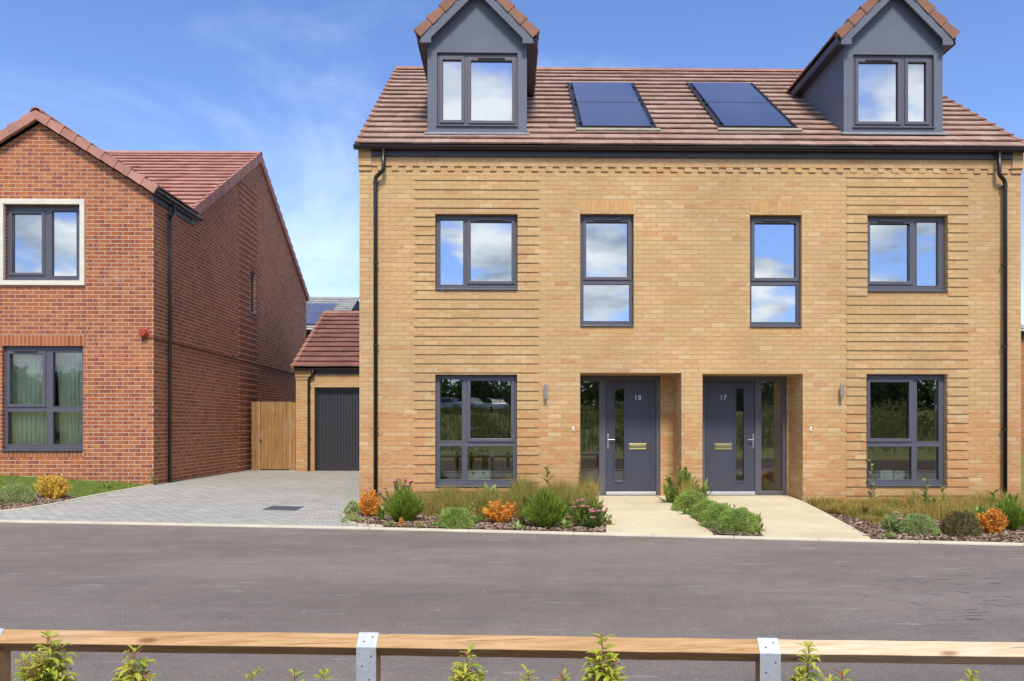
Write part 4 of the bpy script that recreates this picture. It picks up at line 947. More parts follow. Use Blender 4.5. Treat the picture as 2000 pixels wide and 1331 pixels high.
# ================================================================= GARAGES, gate, houses behind
def garage(x0, x1, dx0, dx1, Yg, label, pipe_x, zt=2.66, zr=4.5, run=3.3, mirror=False):
    g_ = root('garage', ((x0+x1)/2, Yg, 0), label, 'garage', 'single garages beside the buff house')
    wl = MB(); zd = 2.17; wl.plate(x0, x1, -.3, zt-.05, Yg, Yg+.25, [(dx0, dx1, -.5, zd)]); wl.box(x0, x0+.25, Yg+.25, Yg+2*run, -.3, zt-.05); wl.box(x1-.25, x1, Yg+.25, Yg+2*run, -.3, zt-.05); wl.box(x0+.25, x1-.25, Yg+2*run-.25, Yg+2*run, -.3, zt-.05)
    for a in (x0, x1-.25): wl.prism([(Yg, zt-.05), (Yg+run, zr-.1), (Yg+2*run, zt-.05)], 'x', a, a+.25)
    for z in (zt-.3, zt-.225): wl.box(x0-.01, x0+.45, Yg-.02-(.02 if z > zt-.25 else 0), Yg+.1, z, z+(.0745 if z < zt-.25 else .18))
    wl.build('wall', m_buff, g_)
    d = MB(); d.box(dx0+.001, dx0+.06, Yg+.10, Yg+.2, .05, zd-.001); d.box(dx1-.06, dx1-.001, Yg+.10, Yg+.2, .05, zd-.001); d.box(dx0+.06, dx1-.06, Yg+.10, Yg+.2, zd-.07, zd-.001); d.build('door_frame', m_gutter, g_)
    d = MB(); x = dx0+.06; n = 26; st = (dx1-dx0-.12)/n
    prof = []
    for i in range(n):
        xa = dx0+.06+i*st; prof += [(xa, Yg+.14), (xa+st*.45, Yg+.14), (xa+st*.55, Yg+.155), (xa+st*.92, Yg+.155)]
    prof += [(dx1-.06, Yg+.14), (dx1-.06, Yg+.18), (dx0+.06, Yg+.18)]
    d.prism(prof, 'z', .1, zd-.07); d.box(dx0+.06, dx1-.06, Yg+.13, Yg+.18, .05, .099); d.build('garage_door', plain('anthracite_door', (.036, .036, .044, 1), .45), g_)
    V_ = Vector((0, run+.15, zr-zt)); rf = MB(); rf.mi = 1; rf.prism([(Yg-.12, zt-.01), (Yg+run, zr-.02), (Yg+2*run+.12, zt-.01)], 'x', x0-.04, x1+.04); rf.mi = 0
    tiles(rf, (x0-.07, Yg-.15, zt), (1, 0, 0), V_, x1-x0+.14, V_.length, gauge=.34)
    rfo = rf.build('roof', [m_tile_brown, m_dark], g_, uv=False)
    r_ = MB(); ridge_run(r_, (x0-.07, Yg+run, zr+.02), (x1+.07, Yg+run, zr+.02)); verge(r_, (x0-.07, Yg-.15, zt), V_, (-1, 0, 0), V_.length, gauge=.34, ht=.1); r_.build('ridge_tiles', m_ridge, rfo, uv=False)
    gutter(g_, x0-.08, x1+.08, Yg-.09, zt-.02); f = MB(); f.box(x0+.46, x1-.1, Yg-.03, Yg-.002, zt-.16, zt-.0); f.build('fascia', m_gutter, g_)
    if pipe_x: pipe(g_, [(pipe_x+.12, Yg-.09, zt-.07), (pipe_x+.12, Yg-.09, zt-.17), (pipe_x, Yg-.05, zt-.28), (pipe_x, Yg-.05, -.1)], clips=[2.2, .9], wallY=Yg)
YG = 20.3
garage(XY(578, YG), XL-.02, XY(614, YG), XY(614, YG)+2.1, YG, 'buff brick garage with dark ribbed door between the two houses', XY(604, YG))
garage(XR+.25, XR+3.4, XR+.75, XR+2.9, YG, 'buff brick garage just showing past the right corner of the buff house', None)
# gate
gt = root('wooden_gate', (XY(535, 20.6), 20.6, .05), 'brown vertical board side gate against the red house wall', 'gate'); yg = 20.6
zt_, zb_ = ZY(535, 785, yg), .0
def boards(name, u0, u1, n, z0, z1, y):
    x0, x1 = XY(u0, y), XY(u1, y); st = (x1-x0)/n; b = MB()
    for i in range(n): j = random.uniform(-.003, .003); b.box(x0+i*st+.002, x0+(i+1)*st-.002, y+j, y+.02+j, z0, z1+random.uniform(-.004, .004))
    return b.build(name, m_gate, gt, bevel=.003)
boards('side_panel', 491, 505.5, 2, .03, zt_, yg); gl = boards('board_panel', 508.5, 566, 8, .08, zt_, yg-.01); 
for a, b, y0 in ((505.6, 508.3, .03), (566.3, 569.5, .02)):
    p = MB(); p.box(XY(a, yg), XY(b, yg), yg-.03, yg+.06, 0, zt_+.0); p.build('batten', m_rail, gt, bevel=.002)
p = MB(); p.box(XY(569.6, yg), XY(577.5, yg), yg-.01, yg+.09, 0, zt_-.02); p.build('post', m_postw, gt, bevel=.003)
p = MB(); p.box(XY(508, yg), XY(509, yg), yg-.05, yg-.031, .78, .9); p.tube([(XY(510, yg), yg-.06, .84), (XY(510, yg), yg-.02, .84)], .02); p.build('latch', m_metal, gt)
# grey roofed houses behind
def far_house(x0, x1, y0, ze, zr, run, label, panels, mw=m_red):
    h = root('background_house', ((x0+x1)/2, y0, 0), label, 'house', 'grey roofed houses behind'); wl = MB(); wl.box(x0+.1, x1-.1, y0+.3, y0+2*run-.3, -.2, ze); 
    for a in (x0+.1, x1-.35): wl.prism([(y0+.3, ze), (y0+run, zr-.15), (y0+2*run-.3, ze)], 'x', a, a+.25)
    wl.build('wall', mw, h)
    V_ = Vector((0, run, zr-ze)); rf = MB(); rf.mi = 1; rf.prism([(y0+.03, ze-.02), (y0+run, zr-.03), (y0+2*run, ze-.02)], 'x', x0+.03, x1-.03); rf.mi = 0
    tiles(rf, (x0, y0, ze), (1, 0, 0), V_, x1-x0, V_.length, gauge=.33, tw=.33, t=.045); rfo = rf.build('roof', [m_tile_grey, m_dark], h, uv=False)
    r_ = MB(); ridge_run(r_, (x0, y0+run, zr+.03), (x1, y0+run, zr+.03)); r_.build('ridge_tiles', m_tile_grey, rfo, uv=False)
    gutter(h, x0, x1, y0+.06, ze-.03)
    w_ = MB(); w_.box(x0, x1, y0+.2, y0+.28, ze-.25, ze-.05); w_.build('fascia', m_gutter, h)
    N_ = Vector((0, -V_.z, V_.y)).normalized(); Vn_ = V_.normalized()
    for (px, b0, b1, pw) in panels:
        for k in range(2):
            m = MB(); P = lambda a, b, hh: Vector((px+a, y0, ze))+Vn_*b+N_*hh; bb0 = b0+(b1-b0)*k/2; bb1 = b0+(b1-b0)*(k+1)/2-.03
            m.hexa([P(0, bb0, .03), P(pw, bb0, .03), P(pw, bb1, .03), P(0, bb1, .03), P(0, bb0, .1), P(pw, bb0, .1), P(pw, bb1, .1), P(0, bb1, .1)]); m.build('solar_panel', m_solar, h)
    return h
YFH = 34.0; runf = 4.2
zef = ZY(600, 646, YFH); zrf = ZY(600, 583, YFH+runf)
xe = XY(701, YFH+runf)
far_house(xe-12, xe, YFH, zef, zrf, runf, 'grey tiled house with solar panels behind the left garage', [(XY(600, YFH+2)-1.2, .62, 3.6, 1.1), (XY(600, YFH+2)-.03, .62, 3.6, 1.1)])
far_house(XR+3.6, XR+14, YFH, zef, zrf, runf, 'grey tiled house behind the right garage', [])

# drain cover in the paving
dc = [G(*q) for q in ((512, 996), (577, 998), (594, 990.5), (533, 989))]
p = MB(); zz = .004
p.hexa([(q.x, q.y, gz(q.x, q.y)-.02) for q in dc]+[(q.x, q.y, gz(q.x, q.y)+.006) for q in dc])
dco = p.build('drain_cover', m_cover); tag(dco, 'dark metal inspection cover set in the grey block driveway', 'drain cover')

# ================================================================= FOREGROUND FENCE
zrl = EYE-407/F*3.3; rr = .0462
pu = [(-790, 1222), (-10, 1229), (721, 1237), (1499, 1248), (2300, 1258)]
pp = []
for u, v in pu: pp.append(flat(u, v, zrl))
fc = root('knee_rail_fence', (pp[2].x, pp[2].y, VZ), 'low wooden knee rail fence with diamond rails and metal straps', 'fence')
for i in range(4):
    a, b = pp[i], pp[i+1]; d = (b-a).normalized(); nrm = Vector((-d.y, d.x, 0)); c0, c1 = a+d*.004, b-d*.004; m = MB()
    seg = 14; rings = []
    for k in range(seg+1):
        q = c0+(c1-c0)*k/seg-Vector((0, 0, rr+random.uniform(0, .0016)))
        rings.append([m.V(q+o) for o in (Vector((0, 0, rr)), -nrm*rr, Vector((0, 0, -rr)), nrm*rr)])
    for r0, r1 in zip(rings, rings[1:]):
        for k in range(4): m.f.append([r0[k], r0[(k+1) % 4], r1[(k+1) % 4], r1[k]]); m.m.append(0)
    m.f.append(rings[0][::-1]); m.f.append(rings[-1]); m.m += [0, 0]
    o = m.build('rail', m_rail_pale if i == 3 else m_rail, fc, bevel=.003)
    if i == 3: o['label'] = 'pale bleached rail with cracks and knots'
for i, q in enumerate(pp):
    a = pp[max(i-1, 0)]; b = pp[min(i+1, len(pp)-1)]; d = (b-a).normalized(); nrm = Vector((-d.y, d.x, 0)); hw_ = .038
    m = MB(); y0, y1 = -rr+.004, rr*1.0; base = Vector((q.x, q.y, 0))
    def W(a_, n_, z_): return tuple(base+d*a_+nrm*n_+Vector((0, 0, z_)))
    zt0 = q.z-rr*1.02
    # post with a V notch for the rail
    pr = [(y0, VZ-.3), (y1, VZ-.3), (y1, q.z-rr-.002), (0, q.z-2*rr-.001), (y0, q.z-rr-.006)]
    A = [m.V(W(-hw_, n_, z_)) for n_, z_ in pr]; B = [m.V(W(hw_, n_, z_)) for n_, z_ in pr]
    m.f.append(A); m.f.append(B[::-1]); m.m += [0, 0]
    for k in range(5): m.f.append([A[k], B[k], B[(k+1) % 5], A[(k+1) % 5]]); m.m.append(0)
    po_ = m.build('post', m_postw, fc, bevel=.002)
    m = MB(); t_ = .0025; lw_ = .0405
    out = [(rr+t_, q.z-rr+.0-.06), (rr+t_+.0, q.z-rr), (0, q.z+t_*1.4), (-rr-t_, q.z-rr+.001), (-rr-t_, VZ-.05)]
    inn_ = [(-rr-.0003, VZ-.05), (-rr-.0003, q.z-rr), (0, q.z+.0006), (rr+.0003, q.z-rr), (rr+.0003, q.z-rr-.06)]
    pr = out+inn_; A = [m.V(W(-lw_, *z_)) for z_ in pr]; B = [m.V(W(lw_, *z_)) for z_ in pr]; n = len(pr)
    for k in range(n): m.f.append([A[k], A[(k+1) % n], B[(k+1) % n], B[k]]); m.m.append(0)
    for S_ in (A, B):
        for k in range(4): m.f.append([S_[k], S_[k+1], S_[n-2-k], S_[n-1-k]]); m.m.append(0)
    st = m.build('strap', m_galv, po_, bevel=.0008)
    m = MB(); 
    for a_, dz in ((.012, -.13), (-.018, -.075), (.02, -.035), (-.02, -.17)):
        c = Vector(W(a_, -rr-t_, q.z-rr+dz)); m.tube([c, c-nrm*.0018], .0032, 10)
    for a_, f_ in ((-.014, .62), (.018, .3)):
        c = Vector(W(a_, -rr*f_-t_, q.z-rr*f_+t_)); nn = (-nrm+Vector((0, 0, 1))).normalized(); m.tube([c-nn*.002, c+nn*.0012], .0032, 10)
    m.build('nail', m_dark, st)

# ================================================================= VEGETATION
def leaf(mb, p, d, up, L_, W_, fold=.25):
    s = d.cross(up); 
    if s.length < 1e-4: s = Vector((1, 0, 0))
    s.normalize(); n = s.cross(d).normalized(); p = Vector(p); m = p+d*L_*.45
    i = [mb.V(p), mb.V(m+s*W_*.5+n*W_*fold), mb.V(p+d*L_-n*L_*.1), mb.V(m-s*W_*.5+n*W_*fold), mb.V(m-n*.0)]
    mb.f += [[i[0], i[4], i[1]], [i[1], i[4], i[2]], [i[0], i[3], i[4]], [i[4], i[3], i[2]]]; mb.m += [mb.mi]*4
def rdir(r, zb=0.):
    while True:
        v = Vector((r.uniform(-1, 1), r.uniform(-1, 1), r.uniform(-1, 1)))
        if .05 < v.length < 1: v.normalize(); v.z += zb; return v.normalized()
def blade(mb, p, h, lean, az_, wd, droop):
    p = Vector(p); dx = Vector((math.cos(az_), math.sin(az_), 0)); s = Vector((-dx.y, dx.x, 0))
    if random.random() < .5: s = Vector((1, .2, 0)).normalized()
    a = p+dx*lean*h*.35+Vector((0, 0, h*.55)); b = p+dx*(lean*h)+Vector((0, 0, h*(1-droop)))
    i = [mb.V(p-s*wd/2), mb.V(p+s*wd/2), mb.V(a+s*wd*.4), mb.V(a-s*wd*.4), mb.V(b)]
    mb.f += [[i[0], i[1], i[2], i[3]], [i[3], i[2], i[4]]]; mb.m += [mb.mi]*2
def scale_at(p): return (p.x*ST+p.y*CT)/F
TOPS = []
def shrub(u, v, wpx, hpx, mat, label, cat='shrub', name='shrub', n=900, lp=(.035, .018), seed=1, group=None, mode='ball'):
    r = random.Random(seed); c = G(u, v); s = scale_at(c); W_ = wpx*s/2; H_ = hpx*s; mb = MB(); c = c+Vector((0, W_*.0, 0))
    c.y += W_*(.75 if mode != 'spire' else .45); c.y = min(c.y, YH-W_*.55) if -2.6 < c.x < 7 else c.y; c.z = gz(c.x, c.y)-.01; TOPS.clear(); rt = root(name, c, label, cat, group); st = MB()
    if mode == 'ball':
        for _ in range(n):
            d = rdir(r); d.z = abs(d.z) if r.random() < .8 else d.z; k = .7+.3*r.random()**.5; bumpy = 1+.10*math.sin(d.x*7+seed)*math.sin(d.y*6+d.z*8)
            q = c+Vector((d.x*W_*k*bumpy, d.y*W_*.85*k*bumpy, H_*.12+max(-.05, d.z)*H_*.86*k*bumpy))
            leaf(mb, q, (d*.8+rdir(r, .5)*.7).normalized(), rdir(r), lp[0]*r.uniform(.7, 1.3), lp[1]*r.uniform(.7, 1.2))
        for k in range(9): d = rdir(r, .8); st.tube([c, c+Vector((d.x*W_*.5, d.y*W_*.5, H_*.6))], .006, 5)
    elif mode == 'spire':    # twiggy shoots clothed in small leaves, the crown uneven
        ns = max(10, n//55)
        for k in range(ns):
            a = r.uniform(0, 2*math.pi); e = r.uniform(0, 1)**.6; top = c+Vector((math.cos(a)*W_*e, math.sin(a)*W_*e*.8, H_*(1.02-.5*e*e)*r.uniform(.6, 1.12)))
            b0 = c+Vector((math.cos(a)*W_*e*.25, math.sin(a)*W_*e*.2, 0)); st.tube([b0, (b0+top)/2+Vector((0, 0, H_*.08)), top], [.004, .003, .0015], 4)
            m = n//ns; TOPS.append(top)
            for j in range(m):
                f = .18+.82*j/m; q = b0+(top-b0)*f+rdir(r)*.012; leaf(mb, q, (rdir(r, .6)+(top-b0).normalized()*.5).normalized(), rdir(r), lp[0]*r.uniform(.6, 1.2)*(1.1-.35*f), lp[1]*r.uniform(.7, 1.2))
    elif mode == 'spiky':
        for _ in range(n):
            a = r.uniform(0, 2*math.pi); e = r.random()**.75; base = c+Vector((math.cos(a)*W_*.22*e, math.sin(a)*W_*.2*e, 0)); tip = c+Vector((math.cos(a)*W_*e*1.05, math.sin(a)*W_*e*.9, H_*(1.05-.55*e**2)*r.uniform(.55, 1.05)))
            f = r.uniform(.05, .8); q = base+(tip-base)*f; d = ((tip-base).normalized()+rdir(r)*.32).normalized(); leaf(mb, q, d, rdir(r), H_*r.uniform(.12, .26), .012*r.uniform(.7, 1.3), .1)
    mb.build('foliage', mat, rt, uv=False)
    if st.v: st.build('stem', m_stemg if mode == 'ball' else m_stemg, rt, uv=False)
    return rt, c, W_, H_
def flowers(rt, c, W_, H_, n, seed, mat=L_pink, size=.046, zr_=(.7, 1.05), xr=(-1, 1), seg=9):
    r = random.Random(seed)
    for _ in range(n):
        q = r.choice(TOPS)+rdir(r, .4)*.015; m = MB()
        for k in range(seg):
            a = k*2.4; leaf(m, q, (Vector((math.cos(a), math.sin(a), .3+.5*(k % 2)))).normalized(), Vector((0, 0, 1)), size*r.uniform(.8, 1.2), size*.9, .2)
        m.build('flower', mat, rt, uv=False)
def stemplant(u, v, hpx, label, seed, mat=L_green, nleaf=12, leaflen=.09, leafw=.035, name='leafy_weed', lean=.05, nst=1, group=None, spread=.05, sm=None, whorl=2):
    r = random.Random(seed); c = G(u, v); s = scale_at(c); H_ = hpx*s; rt = root(name, c, label, 'plant', group); st = MB(); mb = MB()
    for k in range(nst):
        a = r.uniform(0, 6.28); b0 = c+Vector((math.cos(a)*spread*.3, math.sin(a)*spread*.3, 0)); hh = H_*(1 if k == 0 else r.uniform(.5, .9)); top = b0+Vector((math.cos(a)*spread+lean*r.uniform(-1, 1), math.sin(a)*spread, hh)); mid_ = (b0+top)/2+Vector((r.uniform(-.02, .02), 0, 0))
        st.tube([b0, mid_, top], [.009, .007, .004], 6)
        for j in range(nleaf):
            f = .12+.88*j/nleaf; q = b0+(mid_-b0)*f*2 if f < .5 else mid_+(top-mid_)*(f-.5)*2
            aa = j*2.4+r.uniform(-.4, .4); d = Vector((math.cos(aa), math.sin(aa), .55+.5*f)).normalized(); leaf(mb, q, d, Vector((0, 0, 1)), 1.9*leaflen*r.uniform(.7, 1.15)*(1.1-.45*f), 1.8*leafw*r.uniform(.8, 1.1), .2)
    st.build('stem', sm or m_stemg, rt, uv=False); mb.build('foliage', mat, rt, uv=False); return rt
def rosette(u, v, wpx, hpx, label, seed, mat=L_green, n=22, name='leafy_weed', group=None, wf=.28):
    r = random.Random(seed); c = G(u, v); s = scale_at(c); rt = root(name, c, label, 'plant', group); mb = MB()
    for j in range(n):
        a = r.uniform(0, 6.28); f = r.uniform(.3, 1); d = Vector((math.cos(a)*wpx*s/2*f, math.sin(a)*wpx*s/2*f, hpx*s*(1.15-.75*f))); leaf(mb, c+d*.08, d.normalized(), Vector((0, 0, 1)), d.length*r.uniform(.8, 1.1), d.length*wf*1.3, .15)
    mb.build('foliage', mat, rt, uv=False); return rt
def inpoly(x, y, P_):
    k = False; j = len(P_)-1
    for i in range(len(P_)):
        if (P_[i][1] > y) != (P_[j][1] > y) and x < (P_[j][0]-P_[i][0])*(y-P_[i][1])/(P_[j][1]-P_[i][1])+P_[i][0]: k = not k
        j = i
    return k
# ---- left bed of the buff house
shrub(722, 1012, 48, 56, L_orange, 'fiery orange spiraea by the driveway corner of the buff house', n=2200, lp=(.045, .03), seed=2, mode='spire', group='orange shrubs')
shrub(689, 1006, 36, 26, L_hebe, 'small yellow-green plant left of the fiery orange spiraea', n=420, lp=(.03, .018), seed=3)
shrub(785, 1024, 84, 76, L_spike, 'dense upright green bush just right of the fiery orange spiraea', n=4200, seed=4, mode='spiky', group='dense upright green bushes')
shrub(889, 1034, 72, 40, L_hebe, 'low bright green dome in front of the ornamental grass', n=4400, lp=(.026, .011), seed=5, name='dome_shrub', group='green domes')
shrub(978, 1024, 78, 48, L_orange, 'low spreading orange shrub below the left ground floor window', n=2200, lp=(.05, .03), seed=6, mode='spire', group='orange shrubs')
shrub(1066, 1036, 96, 84, L_spike, 'tallest dense upright green bush before the wall lamp of door 18', n=5200, seed=7, mode='spiky', group='dense upright green bushes')
rt, c, W_, H_ = shrub(1152, 1033, 96, 62, L_green, 'pink-flowered shrub spilling onto the path to door 18', n=2600, lp=(.055, .022), seed=8, mode='spire', name='flowering_shrub'); flowers(rt, c, W_, H_, 20, 3, xr=(-.5, 1.05), zr_=(.45, 1.1))
rt, c, W_, H_ = shrub(775, 1001, 88, 62, L_green, 'thin pink-flowered plant behind the dense bush by the downpipe', n=1500, lp=(.045, .018), seed=9, mode='spire', name='flowering_shrub'); flowers(rt, c, W_, H_, 22, 4, zr_=(.75, 1.2), size=.042)
stemplant(952, 1012, 44, 'thin sprig of orange leaves above the low orange shrub', 11, L_orange, 16, .04, .022, name='orange_sprig')
stemplant(1075, 990, 80, 'tall weed with a curled dark green leaf standing left of door 18', 12, L_green, 14, .10, .045, lean=.02)
rosette(957, 990, 60, 52, 'broad-leaved clump touching the sill of the left window', 13, n=20, mat=L_hebeg)
rosette(1032, 1012, 60, 55, 'broad bright leaves left of the tallest green bush', 14, n=18)
rosette(1102, 1020, 64, 58, 'broad bright leaves right of the tallest green bush', 15, n=22)
stemplant(927, 1028, 48, 'slim weed with a pale seed head behind the green dome', 16, L_hebe, 14, .05, .02)
rosette(930, 1022, 50, 22, 'flat dark leafy weed at the foot of the slim weed', 17, n=20)
rosette(822, 1032, 30, 16, 'small green seedling on the bark before the dense bush', 18, n=12)
rosette(846, 1029, 24, 14, 'small leafy seedling left of the bright dome', 19, n=12)
shrub(782, 1029, 18, 20, L_orange, 'tiny orange tuft at the kerb in front of the dense bush', n=150, lp=(.03, .012), seed=20, mode='spire', group='orange shrubs')
rosette(1010, 1036, 40, 20, 'small pale weed at the kerb under the low orange shrub', 21, n=16, mat=L_hebeg)
shrub(684, 1022, 38, 14, L_hebe, 'creeping green plant inside the rounded bed corner', n=350, lp=(.03, .012), seed=22)
stemplant(1126, 985, 95, 'thin red-leaved climber beside the edge of porch 18', 23, L_photred, 22, .03, .018, lean=.01, name='climber', sm=m_stem)
# ---- strip between the paths
rt, c, W_, H_ = shrub(1336, 990, 84, 72, L_green, 'loose dark leafy bush against the brick pier between the doors', n=2600, lp=(.065, .03), seed=31, mode='spire')
rosette(1306, 988, 54, 50, 'broad-leaved weed left of the loose bush by the brick pier', 32, n=12)
rosette(1372, 985, 62, 50, 'broad-leaved weed at the corner of door 17', 33, n=14)
dg = 'green domes'
shrub(1357, 1006, 76, 48, L_hebe, 'green dome nearest the doors in the row between the two paths', n=4600, lp=(.026, .011), seed=34, name='dome_shrub', group=dg)
shrub(1388, 1020, 64, 42, L_hebe, 'second green dome from the doors in the row between the paths', n=3800, lp=(.026, .011), seed=35, name='dome_shrub', group=dg)
shrub(1412, 1036, 74, 52, L_hebe, 'third green dome from the doors in the row between the paths', n=4600, lp=(.026, .011), seed=36, name='dome_shrub', group=dg)
shrub(1450, 1045, 84, 50, L_hebe, 'green dome nearest the road between the two paths', n=5200, lp=(.026, .011), seed=37, name='dome_shrub', group=dg)
stemplant(1438, 1028, 44, 'dark pointed sprout standing out of the row of domes', 38, L_green, 6, .05, .025)
rosette(1484, 1042, 34, 26, 'small weed at the road end of the row of domes', 39, n=12, mat=L_olive)
# ---- right bed
stemplant(1712, 985, 96, 'tall pale shoot in front of the right ground floor window', 41, L_hebe, 11, .075, .035, lean=.06)
stemplant(1814, 1002, 66, 'upright leafy weed below the sill of the right window', 42, L_green, 12, .07, .03, nst=2, spread=.04)
rosette(1822, 1000, 62, 34, 'broad dark leaves at the foot of the upright weed', 43, n=16)
stemplant(1847, 995, 46, 'shorter leafy weed beside the upright weed under the window', 44, L_green, 10, .065, .03)
stemplant(1790, 998, 40, 'slender grey-green weed beside the air brick', 45, L_hebeg, 9, .05, .02)
stemplant(1934, 1000, 42, 'weed with two big leaves left of the right downpipe', 46, L_green, 6, .09, .05)
rt, c, W_, H_ = shrub(1752, 1040, 62, 40, L_hebeg, 'thin grey-green plant with a pale flower by the path to door 17', n=1400, lp=(.045, .016), seed=47, mode='spire', name='flowering_shrub'); flowers(rt, c, W_, H_*1.4, 2, 5, xr=(-.6, -.2), zr_=(.8, 1.1))
shrub(1808, 1047, 74, 40, L_hebeg, 'grey-green dome in the right bed', n=4400, lp=(.026, .011), seed=48, name='dome_shrub', group=dg)
shrub(1893, 1050, 72, 50, L_olive, 'dark olive dome beside the orange shrub on the right', n=2900, lp=(.03, .016), seed=49, name='dome_shrub', group=dg)
shrub(1948, 1046, 72, 50, L_orange, 'orange shrub at the right edge beside the olive dome', n=2000, lp=(.05, .03), seed=50, mode='spire', group='orange shrubs')
shrub(1988, 1040, 78, 70, L_spike, 'dense upright green bush at the right edge of the photo', n=4000, seed=51, mode='spiky', group='dense upright green bushes')
rosette(1975, 1005, 60, 50, 'broad bright leaves at the foot of the right downpipe', 52, n=14)
wr = random.Random(90)
for i_, (u_, v_, w_, h_, m_, lab_) in enumerate([(760, 1030, 30, 18, L_hebe, 'pale seedling on the bark left of the tiny orange tuft'), (866, 1018, 46, 30, L_green, 'leafy weed behind the low bright dome, on its left'), (1018, 1028, 44, 28, L_olive, 'brownish weed between the low orange shrub and the tallest bush'),
        (1105, 1034, 40, 24, L_hebe, 'bright weed at the foot of the pink-flowered shrub'), (1190, 1030, 26, 18, L_straw, 'dry tuft at the corner of the path to door 18'), (745, 1018, 40, 34, L_green, 'weed filling the gap between the fiery spiraea and the dense bush'),
        (1340, 1010, 40, 22, L_green, 'weed at the left foot of the dome row by door 18 path'), (1480, 1030, 36, 30, L_green, 'dark weed beside the last dome on the path to door 17'), (1860, 1038, 40, 24, L_green, 'leafy weed between the grey-green and olive domes'),
        (1690, 1012, 44, 26, L_olive, 'brown weed in the straw grass near the path to door 17'), (1915, 1018, 56, 38, L_hebe, 'bright leafy weed behind the olive dome'), (1960, 1020, 60, 44, L_green, 'dark leafy clump behind the right-hand orange shrub'), (1735, 1052, 36, 18, L_hebe, 'low weed at the kerb in front of the thin grey-green plant')]):
    rosette(u_, v_, w_, h_, lab_, 200+i_, mat=m_, n=16)
# ---- lawn corner
shrub(92, 979, 80, 50, L_yellow, 'golden yellow shrub on the lawn before the red house', n=3000, lp=(.05, .03), seed=61, mode='spire', name='shrub')
shrub(12, 988, 70, 40, L_hebeg, 'green dome at the left edge before the red house', n=2900, lp=(.03, .012), seed=62, name='dome_shrub', group=dg)
rosette(207, 954, 34, 14, 'small weed on the lawn between the golden shrub and the drive', 63, n=12)
stemplant(301, 948, 26, 'spindly weed at the corner of the red house', 64, L_hebe, 14, .05, .02)
# ---- grasses: uncountable, one object each
def grass(name, poly, n, h, mat, label, lean=.35, wd=.006, seed=1, cl=.5, sm=.7, droop=.08, hf=None, azr=None):
    r = random.Random(seed); mb = MB(); xs = [p[0] for p in poly]; ys = [p[1] for p in poly]; cs = []; k = 0
    while len(cs) < max(1, int(n/40)):
        x, y = r.uniform(min(xs), max(xs)), r.uniform(min(ys), max(ys))
        if inpoly(x, y, poly): cs.append((x, y, r.uniform(.75, 1.15), r.uniform(0, 6.28)))
    for i in range(n):
        if r.random() < cl:
            q = cs[i % len(cs)]; x, y = q[0]+r.gauss(0, .05), q[1]+r.gauss(0, .05); hs_ = q[2]
        else: x, y = r.uniform(min(xs), max(xs)), r.uniform(min(ys), max(ys)); hs_ = r.uniform(.6, 1)
        if not inpoly(x, y, poly): continue
        hh = h*hs_*r.uniform(.55, 1.12)*(hf(x, y) if hf else 1); a = r.uniform(*azr) if azr and r.random() < .6 else r.uniform(0, 6.28)
        blade(mb, (x, y, gz(x, y)-.01), hh, lean*r.uniform(.2, 1.3), a, wd*r.uniform(.6, 1.3), droop)
    return tag(mb.build(name, mat, uv=False), label, 'grass', kind='stuff')
gp = lambda pts: [(G(*q).x, G(*q).y) for q in pts]
bx0 = XY(815, 12.3); 
grass('ornamental_grass', [(XY(815, 12.9), 12.95), (XY(1128, 12.9), 12.95), (XY(1150, 12), 12.5), (XY(1170, 11), 11.6), (XY(1130, 11), 11.3), (XY(1000, 11), 11.15), (XY(900, 11), 11.1), (XY(825, 11), 11.4)], 19000, .35, L_grass, 'tan and green ornamental grass under the left window', wd=.007, seed=3, lean=.3, hf=lambda x, y: (1.3 if x > 0 else 1.)*(1+.22*math.sin(x*5.3+1)*math.sin(y*6)+.15*math.sin(x*11)))
grass('tall_grass', [(XY(1128, 12.7), 12.4), (XY(1166, 12.7), 12.4), (XY(1166, 12.7), 12.8), (XY(1128, 12.7), 12.8)], 420, .72, L_straw, 'thin straw coloured grass stalks before the side pane of door 18', lean=.45, seed=4, wd=.005, cl=0)
grass('straw_grass', [(XY(1572, 12.9), 12.9), (XY(1760, 12.9), 12.9), (XY(1775, 11.6), 11.3), (XY(1740, 10.6), 10.4), (XY(1690, 10.8), 10.5), (XY(1640, 11.6), 11.2), (XY(1600, 12.4), 12)], 13000, .24, L_straw, 'matted straw coloured grass by the path to door 17', lean=.9, seed=5, droop=.3, hf=lambda x, y: .85+.35*math.sin(x*3)*math.sin(y*4)+.3*math.sin(x*9+y*5))
grass('ornamental_grass', [(XY(1760, 12.9), 12.9), (XY(1990, 12.9), 12.9), (XY(2010, 11.4), 11.2), (XY(1870, 11.4), 10.9), (XY(1760, 11.4), 10.9)], 10000, .27, L_straw, 'green and straw grass under the right window', lean=.45, seed=6, hf=lambda x, y: .9+.3*math.sin(x*4.1)*math.sin(y*5)+.2*math.sin(x*13))
grass('rough_grass', [(XY(1350, 12.8), 12.85), (XY(1334, 12.8), 12.85), (XY(1325, 12.2), 12.0), (XY(1360, 12.2), 12.0)], 900, .55, L_straw, 'straw coloured tuft at the foot of the brick pier', seed=7, lean=.2)
lw = [(-12.5, 15.28), (XRED-.02, 15.28)]+[(p[0]-.05, p[1]+.1) for p in le[::-1]]+[(-12.5, KT(-12.5)+.1)]
mpoly = gp([(-60, 1006), (0, 999), (60, 992), (110, 984), (150, 974), (110, 968), (60, 966), (0, 968), (-60, 970)])
lw2 = lw
rnd_ = random.Random(5)
grass('lawn_grass', lw, 16000, .065, L_lawn, 'short green lawn with brown patches before the red house', lean=.6, wd=.008, seed=8, cl=.25, hf=lambda x, y: 0.02 if inpoly(x, y, mpoly) else (1+.5*math.sin(x*2.3)*math.sin(y*3)))
